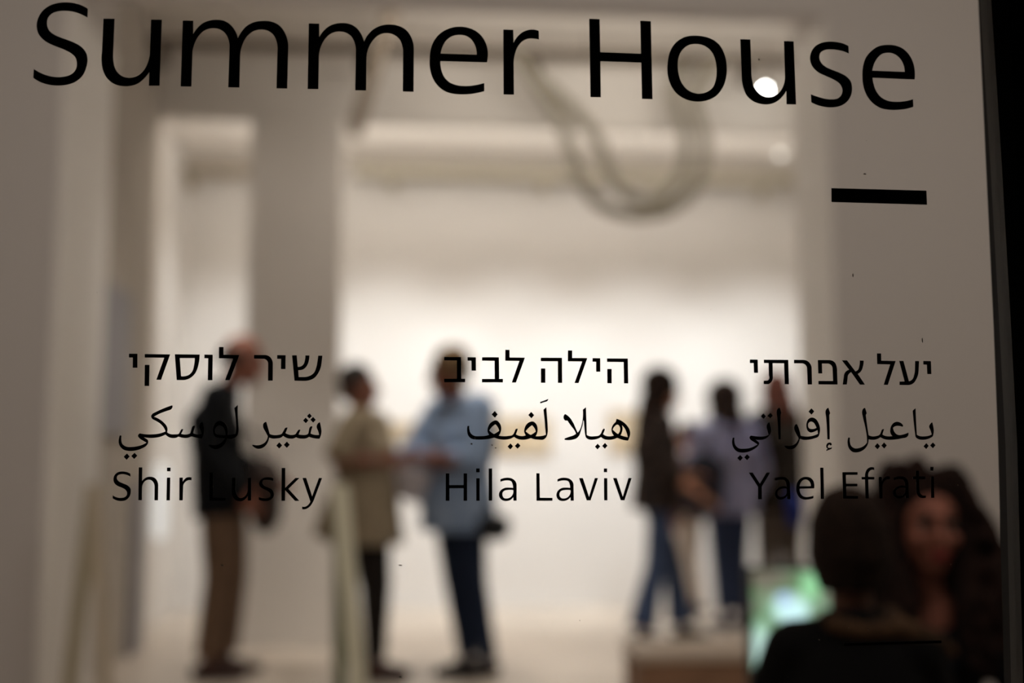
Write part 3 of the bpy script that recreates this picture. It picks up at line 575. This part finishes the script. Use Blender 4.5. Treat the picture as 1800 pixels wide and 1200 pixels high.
# A: tall man in a dark padded jacket, seen from the side, facing right
def a_pose():
    return dict(head=(0, .085, 1.60), neck=(0, .015, 1.455), chest=(0, -.045, 1.28), waist=(0, -.03, 1.10), pel=(0, -.01, .95),
        shL=(-.17, -.02, 1.395), shR=(.17, -.03, 1.395), elR=(.235, -.055, 1.12), wrR=(.22, .10, .93), elL=(-.235, -.02, 1.13), wrL=(-.19, .20, 1.00),
        knR=(.10, .005, .50), anR=(.10, -.04, .085), knL=(-.10, .05, .50), anL=(-.10, .02, .085))
person('man in a dark padded jacket and brown trousers standing before the grey pier, leftmost visitor', spot_at(388, 6.15), -88, 1.80, (150, 96, 78), a_pose(),
    dict(mat=clothmat('navy_padded_nylon', (13, 15, 19), .3, 10, rough=.85), name='padded_jacket', hem=.80, loose=1.18, puff=True),
    dict(mat=clothmat('brown_cotton', (112, 90, 73)), loose=1.16, flare=1.05), dict(kind='bald', mat=M_HGREY), dict(mat=M_BSHOE), head_nod=-10)
# B: man in a stone overshirt, sleeves rolled, arms folded, facing right
def b_tail(bm, J, s):
    tube(bm, [J['waist']+Vector((0, -.10, .05))*s, Vector((0, -.19, .92))*s, Vector((0, -.245, .78))*s], [(.13*s, .05*s), (.16*s, .06*s), (.17*s, .05*s)], 16, cap=False)
person('grey-haired man in a stone beige overshirt, facing the man in blue', spot_at(643, 6.05), -104, 1.62, (132, 84, 66),
    dict(head=(0, -.055, 1.615), neck=(0, -.04, 1.45), elR=(.30, -.08, 1.20), wrR=(.26, .16, 1.20), elL=(-.225, .04, 1.12), wrL=(-.10, .30, 1.10), chest=(0, -.03, 1.28),
        anL=(-.10, .04, .085), anR=(.10, .09, .085), knL=(-.10, .05, .5), knR=(.10, .07, .5)),
    dict(mat=clothmat('stone_linen', (142, 129, 108)), name='overshirt', hem=.74, loose=1.52, flare=1.12, sleeve=.5, extra=[b_tail]),
    dict(mat=clothmat('black_denim', (36, 31, 28)), loose=1.08), dict(kind='short', mat=M_HGREY), dict(mat=M_BSHOE), hands=dict(R=((-.1, 1, 0), (-1, 0, 0), .5), L=((.5, .8, .1), (0, 0, -1), .5)))
# C: man in a light blue shirt, back half turned, facing left
person('man in a light blue shirt and slim dark jeans with folded arms', spot_at(804, 6.1), 122, 1.72, (126, 78, 58),
    dict(head=(-.01, .07, 1.605), neck=(0, .01, 1.45), elL=(-.24, .06, 1.12), wrL=(.04, .25, 1.16), elR=(.28, .13, 1.15), wrR=(-.13, .245, 1.13),
        knL=(-.12, -.03, .50), anL=(-.13, -.11, .085), knR=(.05, -.02, .50), anR=(.0, -.07, .085), chest=(0, -.03, 1.28)),
    dict(mat=clothmat('light_blue_chambray', (148, 168, 196), rgb2=(128, 149, 180), scale=5), name='shirt', hem=.76, loose=1.50, sleeve=.72),
    dict(mat=clothmat('indigo_denim', (34, 44, 64)), loose=1.02, flare=.985, length=1.0), dict(kind='short', mat=M_HBROWN, cap=1.05), dict(mat=M_DSHOE, high=False), head_nod=-8, head_turn=-48,
    hands=dict(L=((1, -.1, 0), (0, -1, 0), .4), R=((-1, -.15, 0), (0, -1, 0), .4)))
# D: woman with long dark hair, patterned blouse, flared jeans, facing right
person('woman with long dark hair in a dark patterned blouse and blue flared jeans', spot_at(1156, 7.1), -82, 1.69, (180, 126, 98),
    dict(head=(0, .05, 1.615), elR=(.235, .0, 1.09), wrR=(.27, .19, .95), elL=(-.19, .03, 1.13), wrL=(-.10, .24, 1.06),
        knR=(.10, -.05, .50), anR=(.14, -.17, .085), knL=(-.10, .14, .50), anL=(-.10, .20, .085)),
    dict(mat=clothmat('dark_patterned_viscose', (56, 45, 40), rgb2=(20, 17, 17), scale=22), name='blouse', hem=.84, loose=1.32, sleeve=.64),
    dict(mat=clothmat('blue_denim', (58, 70, 96)), name='jeans', loose=1.05, flare=1.32), dict(kind='long', mat=M_HDARK, len=.36, cap=1.22), dict(mat=M_DSHOE), slim=.90,
    hands=dict(R=((.1, .8, -.5), (0, 0, -1), .6), L=((.2, .9, .1), (0, 0, -1), .6)), head_nod=-6)
# E: woman in a lavender hoodie, seen from behind
def hood(bm, J, s):
    ball(bm, J['neck']+Vector((0, -.085, -.05))*s, (.105*s, .06*s, .075*s)); ball(bm, J['neck']+Vector((0, -.05, .0))*s, (.08*s, .05*s, .045*s))
person('woman with brown hair in a loose lavender hooded top and dark jeans, seen from behind', spot_at(1283, 7.75), 8, 1.66, (150, 104, 82),
    dict(head=(0, .05, 1.60), elL=(-.25, .05, 1.14), wrL=(-.20, .22, 1.10), elR=(.26, .0, 1.12), wrR=(.28, .06, .88), knL=(-.07, .01, .5), anL=(-.06, -.02, .085), knR=(.08, .02, .5), anR=(.07, -.01, .085)),
    dict(mat=clothmat('lavender_fleece', (150, 150, 176), rgb2=(116, 116, 146), scale=6), name='hooded_top', hem=.80, loose=1.42, extra=[hood]),
    dict(mat=clothmat('dark_indigo_denim', (52, 62, 88)), name='jeans', loose=1.08), dict(kind='long', mat=M_HDARK, len=.12, cap=1.32), dict(mat=mat('grey_blue_canvas', srgb(66, 66, 84), .8)), slim=.92, head_nod=-12, hs=1.22)
# F: person in an olive jacket at the right edge of the opening
person('person in a dark olive jacket and taupe trousers beside the right edge of the opening', spot_at(1374, 7.9), 22, 1.76, (150, 84, 66),
    dict(head=(0, .03, 1.62), elL=(-.30, .08, 1.18), wrL=(-.42, .22, 1.22), elR=(.22, .0, 1.12), wrR=(.20, .14, .95)),
    dict(mat=clothmat('dark_olive_wool', (40, 33, 26)), name='jacket', hem=.78, loose=1.34),
    dict(mat=clothmat('taupe_cotton', (92, 82, 74)), loose=1.2), dict(kind='long', len=.16, mat=clothmat('auburn_hair', (96, 56, 44), rgb2=(66, 38, 30), scale=60)), dict(mat=M_DSHOE))
# young visitor between the two women
person('young visitor with dark hair half hidden between the two women in jeans', spot_at(1214, 8.45), 55, 1.42, (168, 118, 98), None,
    dict(mat=clothmat('dark_red_brown_knit', (84, 62, 56)), name='jumper', hem=.84, loose=1.1),
    dict(mat=clothmat('pale_cotton', (196, 180, 164)), loose=1.0), dict(kind='short', mat=M_HDARK), dict(mat=M_DSHOE), slim=.9)

# ---- the two seated women close behind the glass, on a low bench
def seated(h, zh, lean=0.0, **kw):
    s = h/1.75; z = (zh-.675*s)/s
    d = dict(pel=(0, 0, z), waist=(0, .0+lean*.3, z+.16), chest=(0, lean*.7, z+.34), neck=(0, lean, z+.505), head=(0, lean+.03, z+.675),
        shL=(-.138, lean, z+.44), shR=(.138, lean, z+.44), elL=(-.22, lean+.10, z+.22), wrL=(-.11, .32+lean, z+.22), elR=(.22, lean+.10, z+.22), wrR=(.11, .32+lean, z+.22),
        hipL=(-.088, .02, z), hipR=(.088, .02, z), knL=(-.12, .40, .47), knR=(.12, .40, .47), anL=(-.12, .46, .085), anR=(.12, .48, .085))
    d.update(kw); return d
gp = at(1490, 955, 2.42); hp_ = at(1645, 917, 2.85)
GSEAT = gp.z-.675*1.66/1.75-.12; HSEAT = hp_.z-.675*1.70/1.75-.12
gwoman = person('woman with a straight brown bob in a black coat, her back to the glass', (gp.x, 2.40, 0), -14, 1.66, (120, 80, 62),
    seated(1.66, gp.z, .03), dict(mat=clothmat('black_wool', (14, 13, 14), .2), name='coat', hem=.86, loose=1.0),
    dict(mat=clothmat('black_trousers', (20, 20, 24))), dict(kind='bob', mat=clothmat('ash_brown_hair', (46, 33, 26), rgb2=(30, 21, 17), scale=50), voxel=.008), dict(mat=M_DSHOE), slim=.92, voxel=.010, hs=1.0)
bm = bmesh.new(); gj = gwoman[1]; a_ = gj['neck']
ring = [a_+Vector((math.cos(t)*.088, math.sin(t)*.078, -.002+.012*math.sin(t*2+1))) for t in [-PI*.75+k*PI/9 for k in range(12)]]
tube(bm, ring, [.020]*12, 10, cap=False)
tube(bm, [a_+Vector((.06, -.05, -.012)), a_+Vector((.12, -.03, -.020)), a_+Vector((.18, .0, -.045)), a_+Vector((.21, .03, -.07))], [.022, .026, .022, .014], 10)
fused('scarf', bm, .009, clothmat('brown_wool_scarf', (92, 68, 48), rgb2=(52, 38, 28), scale=30), gwoman[0], 1)
person('woman with long dark curly hair and red lips facing the glass', (hp_.x, 2.98, 0), 168, 1.70, (160, 100, 82),
    seated(1.70, hp_.z, .10), dict(mat=clothmat('near_black_blouse', (18, 19, 26), .2), name='blouse', hem=.86, loose=1.04, flare=1.1, open=True),
    dict(mat=clothmat('black_skirt_cloth', (18, 18, 20))), dict(kind='curly', mat=clothmat('dark_curly_hair', (44, 26, 20), rgb2=(20, 12, 10), scale=40), voxel=.010, it=1), dict(mat=M_DSHOE), slim=.92, voxel=.009,
    head_nod=-6, head_turn=8, hs=1.10, lips=mat('red_lips', srgb(150, 40, 48), .5))
# ---------------------------------------------------------------- things
# low bench the two women sit on (below the frame)
M_OAK = mat('pale_oak', srgb(176, 146, 118), 0.5, 0.3, var=0.2, scale=6)
def bench(name, label, lo, hi, leg=.04, m=M_OAK):
    c = ((lo[0]+hi[0])/2, (lo[1]+hi[1])/2, 0); r = empty(name, c); tag(r, label, 'bench')
    bm = bmesh.new(); box(bm, (lo[0]-c[0], lo[1]-c[1], hi[2]-.045), (hi[0]-c[0], hi[1]-c[1], hi[2])); bevel(bm, .006); bm_obj('seat', bm, m, r)
    for sx in (lo[0]+.03, hi[0]-.03-leg):
        for sy in (lo[1]+.03, hi[1]-.03-leg):
            bm = bmesh.new(); box(bm, (sx-c[0], sy-c[1], 0), (sx+leg-c[0], sy+leg-c[1], hi[2]-.045)); bevel(bm, .004, 1); bm_obj('leg', bm, m, r)
    return r
def cushion(label, x, y, top):
    r = empty('floor_cushion', (x, y, 0)); tag(r, label, 'cushion')
    bm = bmesh.new(); box(bm, (-.21, -.19, .0), (.21, .19, top)); bevel(bm, min(.03, top*.3), 3); bm_obj('cushion_body', bm, mat('charcoal_felt', srgb(60, 58, 58), .9, .1, var=.1), r, True)
cushion('low charcoal cushion under the bob-haired woman in black', gp.x, 2.38, GSEAT)
cushion('low charcoal cushion under the curly-haired woman', hp_.x, 2.98, HSEAT)
# wooden plinth bench in the opening
b0 = at(1122, 1148, 4.62); b1 = at(1324, 1148, 4.62)
r = empty('gallery_bench', (b0.x, 4.62, 0)); tag(r, 'low pale wooden box bench on the gallery floor in front of the women in jeans', 'bench')
W = b1.x-b0.x+.35; zt = b0.z
bm = bmesh.new(); box(bm, (0, 0, zt-.035), (W, .38, zt)); bevel(bm, .004); bm_obj('top', bm, mat('pale_plywood_top', srgb(212, 196, 178), .45, .35, var=.08, scale=5), r)
M_PLY = mat('brown_plywood', srgb(158, 122, 96), .6, .3, var=.2, scale=5)
for nm, lo, hi in (('front_panel', (.01, .012, 0), (W-.01, .03, zt-.035)), ('back_panel', (.01, .35, 0), (W-.01, .368, zt-.035)), ('side_panel', (.01, .03, 0), (.03, .35, zt-.035)), ('side_panel', (W-.03, .03, 0), (W-.01, .35, zt-.035))):
    bm = bmesh.new(); box(bm, lo, hi); bm_obj(nm, bm, M_PLY, r)
# video monitor on the floor, half hidden by the women
s0 = at(1322, 1003, 3.55); s1 = at(1565, 1003, 3.55)
r = empty('video_monitor', (s0.x, 3.55, 0)); tag(r, 'video monitor on the floor showing green and white light, behind the seated women', 'monitor')
W = s1.x-s0.x; H = s0.z; zb = .12
bm = bmesh.new(); box(bm, (-.012, .002, zb-.012), (W+.012, .05, H+.012)); bevel(bm, .004); bm_obj('housing', bm, mat('black_plastic', srgb(28, 28, 28), .5), r)
ms = bpy.data.materials.new('screen_picture'); ms.use_nodes = True; nt = ms.node_tree; b = nt.nodes['Principled BSDF']
tc = nt.nodes.new('ShaderNodeTexCoord'); n = nt.nodes.new('ShaderNodeTexNoise'); n.inputs['Scale'].default_value = 11; n.inputs['Detail'].default_value = 3; n.inputs['Distortion'].default_value = 1.2
nt.links.new(tc.outputs['Object'], n.inputs['Vector'])
cr = nt.nodes.new('ShaderNodeValToRGB'); e = cr.color_ramp.elements
e[0].position = .30; e[0].color = srgb(84, 98, 76); e[1].position = .74; e[1].color = srgb(160, 176, 158)
for p, c in ((.42, (100, 138, 96)), (.50, (126, 128, 112)), (.60, (112, 158, 128))): k = e.new(p); k.color = srgb(*c)
nt.links.new(n.outputs['Fac'], cr.inputs['Fac'])
def blob(cx, cz, rx, rz, soft):
    """soft oval mask in the picture"""
    mp = nt.nodes.new('ShaderNodeMapping'); mp.inputs['Location'].default_value = (-cx/rx, 0, -cz/rz); mp.inputs['Scale'].default_value = (1/rx, 0, 1/rz)
    g = nt.nodes.new('ShaderNodeVectorMath'); g.operation = 'LENGTH'; mr = nt.nodes.new('ShaderNodeMapRange')
    mr.inputs['From Min'].default_value = 1.0; mr.inputs['From Max'].default_value = 1.0-soft; mr.clamp = True
    nt.links.new(tc.outputs['Object'], mp.inputs['Vector']); nt.links.new(mp.outputs[0], g.inputs[0]); nt.links.new(g.outputs['Value'], mr.inputs['Value']); return mr.outputs[0]
prev = cr.outputs['Color']
def pxl(px, py): p = at(px, py, 3.55); return p.x-s0.x, p.z
for (px, py, rx, rz, soft, col) in ((1345, 1018, .11, .035, .6, (112, 104, 92)), (1424, 1030, .040, .055, .5, (150, 214, 160)), (1388, 1068, .082, .060, .4, (178, 222, 196)), (1392, 1074, .062, .044, .4, (208, 246, 250)), (1378, 1052, .03, .025, .5, (170, 190, 235)),
        (1340, 1165, .055, .15, .35, (168, 214, 186)), (1336, 1140, .035, .07, .5, (196, 228, 220)), (1545, 1032, .03, .04, .4, (150, 190, 150))):
    cx, cz = pxl(px, py); mk = blob(cx, cz, rx, rz, soft); mx = nt.nodes.new('ShaderNodeMix'); mx.data_type = 'RGBA'
    nt.links.new(mk, mx.inputs['Factor']); nt.links.new(prev, mx.inputs[6]); mx.inputs[7].default_value = srgb(*col); prev = mx.outputs[2]
b.inputs['Base Color'].default_value = (.01, .01, .01, 1); nt.links.new(prev, b.inputs['Emission Color']); b.inputs['Emission Strength'].default_value = 1.25
bm = bmesh.new(); box(bm, (0, -.002, zb), (W, .0025, H)); bm_obj('screen', bm, ms, r)
for x in (.08, W-.16):
    bm = bmesh.new(); box(bm, (x, -.05, 0), (x+.08, .12, .02)); box(bm, (x+.025, .01, .02), (x+.055, .04, zb)); bm_obj('foot', bm, mat('black_plastic_foot', srgb(28, 28, 28), .5), r)

# pairs of slender pale boards leaning together
M_GRN = mat('pale_green_board', srgb(240, 237, 212), .4, .4, var=.08, scale=5)
M_GRN2 = mat('grey_green_board_edge', srgb(130, 136, 108), .4, .4, var=.1, scale=5)
def boards(label, top, feet, y, w1=.055, w2=.055, m1=M_GRN, m2=M_GRN2, dz=.25):
    T = at(*top, y); r = empty('leaning_boards', (T.x, y, 0)); tag(r, label, 'sculpture', 'slender pale boards leaning in pairs')
    for (fx, fy), w, m, dy in ((feet[0], w1, m1, -.12), (feet[1], w2, m2, .14)):
        F = at(fx, fy, y); k = T.z/(T.z-F.z); fx0 = T.x+(F.x-T.x)*k
        a = Vector((T.x-r.location.x, 0, T.z)); b_ = Vector((fx0-r.location.x, dy, 0)); d = (b_-a).normalized()
        bm = bmesh.new(); side = Vector((1, 0, 0)); n_ = d.cross(side).normalized(); side = n_.cross(d).normalized(); vs = []
        for p in (a, b_):
            for u, v in ((-1, -1), (1, -1), (1, 1), (-1, 1)):
                q = p+side*u*w/2+n_*v*.012
                if p is b_: q.z = max(q.z, 0)
                vs.append(bm.verts.new(q))
        for f in ((0,1,2,3), (7,6,5,4), (0,4,5,1), (1,5,6,2), (2,6,7,3), (3,7,4,0)): bm.faces.new([vs[i] for i in f])
        bm_obj('board', bm, m, r)
    return r
boards('pair of slender pale green boards leaning in front of the man in the beige overshirt', (598, 852), ((632, 1200), (594, 1200)), 4.35, .062, .05)
M_TAN = mat('pale_tan_board', srgb(206, 194, 172), .5, .3, var=.06); M_TAN2 = mat('olive_tan_board', srgb(198, 190, 164), .5, .3, var=.06)
boards('pair of slender pale boards leaning against the left side of the first opening', (166, 852), ((196, 1200), (110, 1200)), 4.75, .05, .06, M_TAN, M_TAN2)

# sagging loops of soft hose hanging from the rail
M_HOSE = mat('translucent_grey_hose', srgb(148, 142, 128), .5, .3, var=.1, scale=5)
YH = 6.85
r = empty('hanging_hose', at(1090, 112, YH)); tag(r, 'grey soft hose sagging in a double loop from the ceiling rail, above the gallery opening', 'sculpture')
def spline(pts, n=8):
    out = []
    for i in range(len(pts)-1):
        p0, p1, p2, p3 = pts[max(i-1, 0)], pts[i], pts[i+1], pts[min(i+2, len(pts)-1)]
        for k in range(n):
            t = k/n; out.append(.5*((2*p1)+(p2-p0)*t+(2*p0-5*p1+4*p2-p3)*t*t+(3*p1-p0-3*p2+p3)*t**3))
    out.append(pts[-1]); return out
for pts, dy in (([(905, 92), (945, 150), (985, 215), (1008, 275), (1025, 325), (1060, 362), (1110, 378), (1165, 372), (1210, 345), (1235, 295), (1238, 240), (1222, 190), (1228, 150), (1262, 108)], 0),
                ([(908, 92), (950, 142), (1005, 190), (1050, 245), (1072, 300), (1100, 342), (1140, 358), (1175, 340), (1200, 295), (1205, 240), (1190, 195), (1186, 150), (1215, 105)], .09)):
    P = [at(x, y, YH+dy)-r.location for x, y in pts]; bm = bmesh.new(); tube(bm, spline(P), .040, 12); bm_obj('hose', bm, M_HOSE, r, True)
# slanting pale batten under the ceiling
pa = at(676, 60, 6.3); pb = at(622, 236, 6.3); pa = pb+(pa-pb)*((ZH+.01-pb.z)/(pa.z-pb.z))
bm = bmesh.new(); tube(bm, [pa, pb], [(.045, .012)]*2, 4); o = bm_obj('pale_batten', bm, mat('pale_batten_paint', srgb(150, 138, 124), .7), None)
tag(o, 'pale slanting batten hanging below the hall ceiling above the pier edge', 'sculpture')

# lighting rails
M_RAIL = mat('dark_rail', srgb(96, 86, 74), .5, .3)
def rail(label, x0, x1, y, z, heads, m=M_RAIL, ceil=None, h=.02):
    r = empty('lighting_rail', ((x0+x1)/2, y, z)); tag(r, label, 'lamp rail'); cx = (x0+x1)/2
    bm = bmesh.new(); box(bm, (x0-cx, -.02, -h), (x1-cx, .02, h)); bm_obj('track', bm, m, r)
    for hx in heads:
        bm = bmesh.new(); tube(bm, [(hx-cx, 0, -.03), (hx-cx, 0, -.07)], .012, 8); tube(bm, [(hx-cx, .0, -.07), (hx-cx, .07, -.12)], [.035, .042], 14, cap=False); bm_obj('spotlight', bm, m, r, False)
    k = max(2, int((x1-x0)/1.4))
    for i in range(k+1):
        hx = x0+.05+(x1-x0-.1)*i/k
        bm = bmesh.new(); tube(bm, [(hx-cx, 0, .02), (hx-cx, 0, ceil-z)], .006, 6, cap=False); bm_obj('hanger', bm, m, r)
    return r
zr = at(620, 84, 6.85).z
rail('dark lighting rail with spotlights under the hall ceiling', at(195, 60, 6.85).x, at(1440, 118, 6.85).x, 6.85, zr, [at(x, 60, 6.85).x for x in (285, 640, 940, 1240, 1310)], ceil=ZH)
zr = at(900, 305, 8.8).z
rail('grey lighting rail with spotlights along the top of the far white wall', at(625, 300, 8.8).x, 3.4, 8.8, zr, [at(x, 300, 8.8).x for x in (690, 955, 1150, 1340)], mat('grey_rail', srgb(186, 180, 164), .6), ceil=ZB, h=.05)
zr = at(380, 300, 8.8).z
rail('short grey lighting rail seen through the narrow doorway', at(322, 300, 8.8).x, at(470, 300, 8.8).x, 8.8, zr, [at(335, 300, 8.8).x], mat('grey_rail_short', srgb(168, 158, 142), .6), ceil=ZB, h=.04)

# the bare bright lamp
M_BULB = mat('white_lamp_glow', (1, 1, 1, 1), .5, emit=(1, .99, .96, 1), estr=42)
lp = at(1345.5, 158, 6.9); r = empty('ceiling_lamp', lp); tag(r, 'small glaring white lamp seen through the letter u of the second heading word', 'lamp')
bm = bmesh.new(); ball(bm, (0, 0, 0), .017, None, 12, 8); bm_obj('bulb', bm, M_BULB, r, True)
bm = bmesh.new(); tube(bm, [(0, .012, .03), (0, .012, .07)], [.022, .018], 12, cap=False); tube(bm, [(0, .012, .07), (0, .012, ZH-lp.z)], .005, 6, cap=False); bm_obj('lamp_holder', bm, M_RAIL, r)
M_GHOST = mat('reflection_glow', (1, 1, 1, 1), .5, emit=(1, .97, .92, 1), estr=3)  # glowing ball added in place of the lamp's reflection in the glass
lp = at(1372, 272, 8.2); r = empty('lamp_reflection', lp); tag(r, 'faint glowing ball below the bright lamp, standing in for its reflection in the glass', 'lamp')
bm = bmesh.new(); ball(bm, (0, 0, 0), .016, None, 10, 8); bm_obj('bulb', bm, M_GHOST, r, True)
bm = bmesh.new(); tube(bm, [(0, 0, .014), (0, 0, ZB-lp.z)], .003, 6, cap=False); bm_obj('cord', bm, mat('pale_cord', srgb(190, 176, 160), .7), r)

# drawings on the far wall
M_PAPER = mat('buff_paper', srgb(208, 193, 168), .9, .1, col2=srgb(188, 168, 138), scale=5)
M_SLAT = mat('pale_wood_frame', srgb(196, 178, 150), .6)
def picture(label, x0, y0, x1, y1):
    a = at(x0, y0, YB-.02); b_ = at(x1, y1, YB-.02); r = empty('framed_drawing', (a.x, YB-.001, b_.z)); tag(r, label, 'picture', 'buff drawings on the far wall')
    w = b_.x-a.x; h = a.z-b_.z
    bm = bmesh.new(); box(bm, (.012, -.012, .012), (w-.012, -.004, h-.012)); bm_obj('sheet', bm, M_PAPER, r)
    bm = bmesh.new(); t = .015
    for lo, hi in (((0, -.025, 0), (w, 0, t)), ((0, -.025, h-t), (w, 0, h)), ((0, -.025, t), (t, 0, h-t)), ((w-t, -.025, t), (w, 0, h-t))): box(bm, lo, hi)
    bm_obj('frame', bm, M_SLAT, r)
picture('small buff drawing on the far wall between the two men talking', 662, 742, 757, 772)
picture('buff drawing on the far wall to the right of the man in blue', 868, 733, 968, 798)
picture('buff drawing on the far wall just left of the long-haired woman', 1070, 722, 1135, 795)

# white sheet at the side of the doorway and blue grey panel in the hall
lx = at(283, 880, 7.40).x; r = empty('tube_light', (lx, 7.40, at(282, 938, 7.4).z)); zt_ = at(282, 824, 7.4).z-r.location.z
tag(r, 'short vertical cool white light tube at the left edge of the narrow doorway', 'lamp')
bm = bmesh.new(); tube(bm, [(0, 0, 0), (0, 0, zt_)], .042, 14); bm_obj('tube', bm, mat('cool_white_tube_glow', (.9, .9, .9, 1), .5, emit=(.95, .98, 1, 1), estr=.52), r, True)
for z in (.06, zt_-.06):
    bm = bmesh.new(); box(bm, (XH-lx, -.01, z-.01), (-.03, .01, z+.01)); bm_obj('bracket', bm, mat('white_bracket', srgb(210, 205, 198), .6), r)
bm = bmesh.new(); box(bm, (XH, 5.95, at(205, 762, 6.2).z), (XH+.02, 6.62, at(205, 500, 6.2).z)); bevel(bm, .002, 1)
o = bm_obj('blue_grey_panel', bm, mat('blue_grey_board', srgb(150, 148, 152), .7, var=.08, scale=2)); tag(o, 'blue grey panel hung on the left wall of the hall', 'panel')
bm = bmesh.new(); box(bm, (XH, 6.86, 0), (XH+.02, 7.10, at(236, 850, 7.0).z)); bevel(bm, .002, 1)
o = bm_obj('upright_board', bm, mat('slate_grey_board', srgb(128, 126, 134), .7, var=.08, scale=2)); tag(o, 'low slate grey board standing against the hall wall beside the narrow doorway', 'board')

# belongings of the visitors
M_STRAP = mat('dark_webbing', srgb(30, 28, 30), .8)
M_LEATH = mat('dark_brown_leather', srgb(52, 36, 28), .55, .3, var=.3)
def bag(name, label, c, r_, m, strap=None, cat='bag'):
    r = empty(name, c); tag(r, label, cat)
    bm = bmesh.new(); ball(bm, (0, 0, 0), r_); ball(bm, (0, 0, -r_[2]*.35), (r_[0]*1.02, r_[1]*1.02, r_[2]*.7)); fused('bag_body', bm, .012, m, r)
    bm = bmesh.new(); ball(bm, (0, 0, r_[2]*.30), (r_[0]*1.06, r_[1]*1.08, r_[2]*.66), None, 18, 12); bmesh.ops.bisect_plane(bm, geom=bm.verts[:]+bm.edges[:]+bm.faces[:], plane_co=(0, 0, r_[2]*.12), plane_no=(0, 0, 1), clear_inner=True); bm_obj('flap', bm, m, r, True)
    if strap:
        m = M_STRAP
        bm = bmesh.new(); tube(bm, spline([Vector(p) for p in strap], 6), [(.012, .004)]*(6*(len(strap)-1)+1), 8); bm_obj('strap', bm, m, r, True)
    return r
c = at(468, 868, 6.1)
bag('shoulder_bag', 'dark brown soft bag held in front by the man in the padded jacket', c, (.085, .10, .20), M_LEATH, [(-.03, 0, .17), (-.05, -.02, .30), (-.12, .02, .34)])
c = at(868, 926, 5.88)
bag('waist_bag', 'small black bag at the hip of the man in the blue shirt', c, (.085, .06, .07), mat('black_nylon', srgb(22, 24, 28), .6, .3), [(.0, 0, .05), (-.05, .05, .2), (-.10, .08, .4)])
c = at(1238, 848, 7.5)
bag('backpack', 'dark navy backpack worn by the woman in the lavender top', c, (.14, .09, .21), mat('navy_nylon', srgb(28, 31, 44), .7, .2, var=.2), [(.0, .03, .18), (.06, .05, .30), (.1, .1, .38)])
c = at(1400, 895, 7.7)
bag('blue_bag', 'deep blue bag hanging beside the person in the olive jacket', c, (.06, .05, .125), mat('deep_blue_cloth', srgb(34, 52, 128), .8, .2, var=.2), [(-.02, 0, .14), (-.03, 0, .3), (-.06, .02, .42)])
# sheet of paper in the hand of the man in the beige overshirt
c = at(722, 850, 6.0); r = empty('paper_sheet', c); tag(r, 'white sheets of paper held low between the two men talking', 'paper')
bm = bmesh.new(); box(bm, (-.10, -.004, -.10), (.08, .004, .10), Matrix.Rotation(.35, 4, 'Y') @ Matrix.Rotation(.5, 4, 'X')); bm_obj('sheet', bm, mat('white_paper', srgb(214, 212, 222), .8), r)
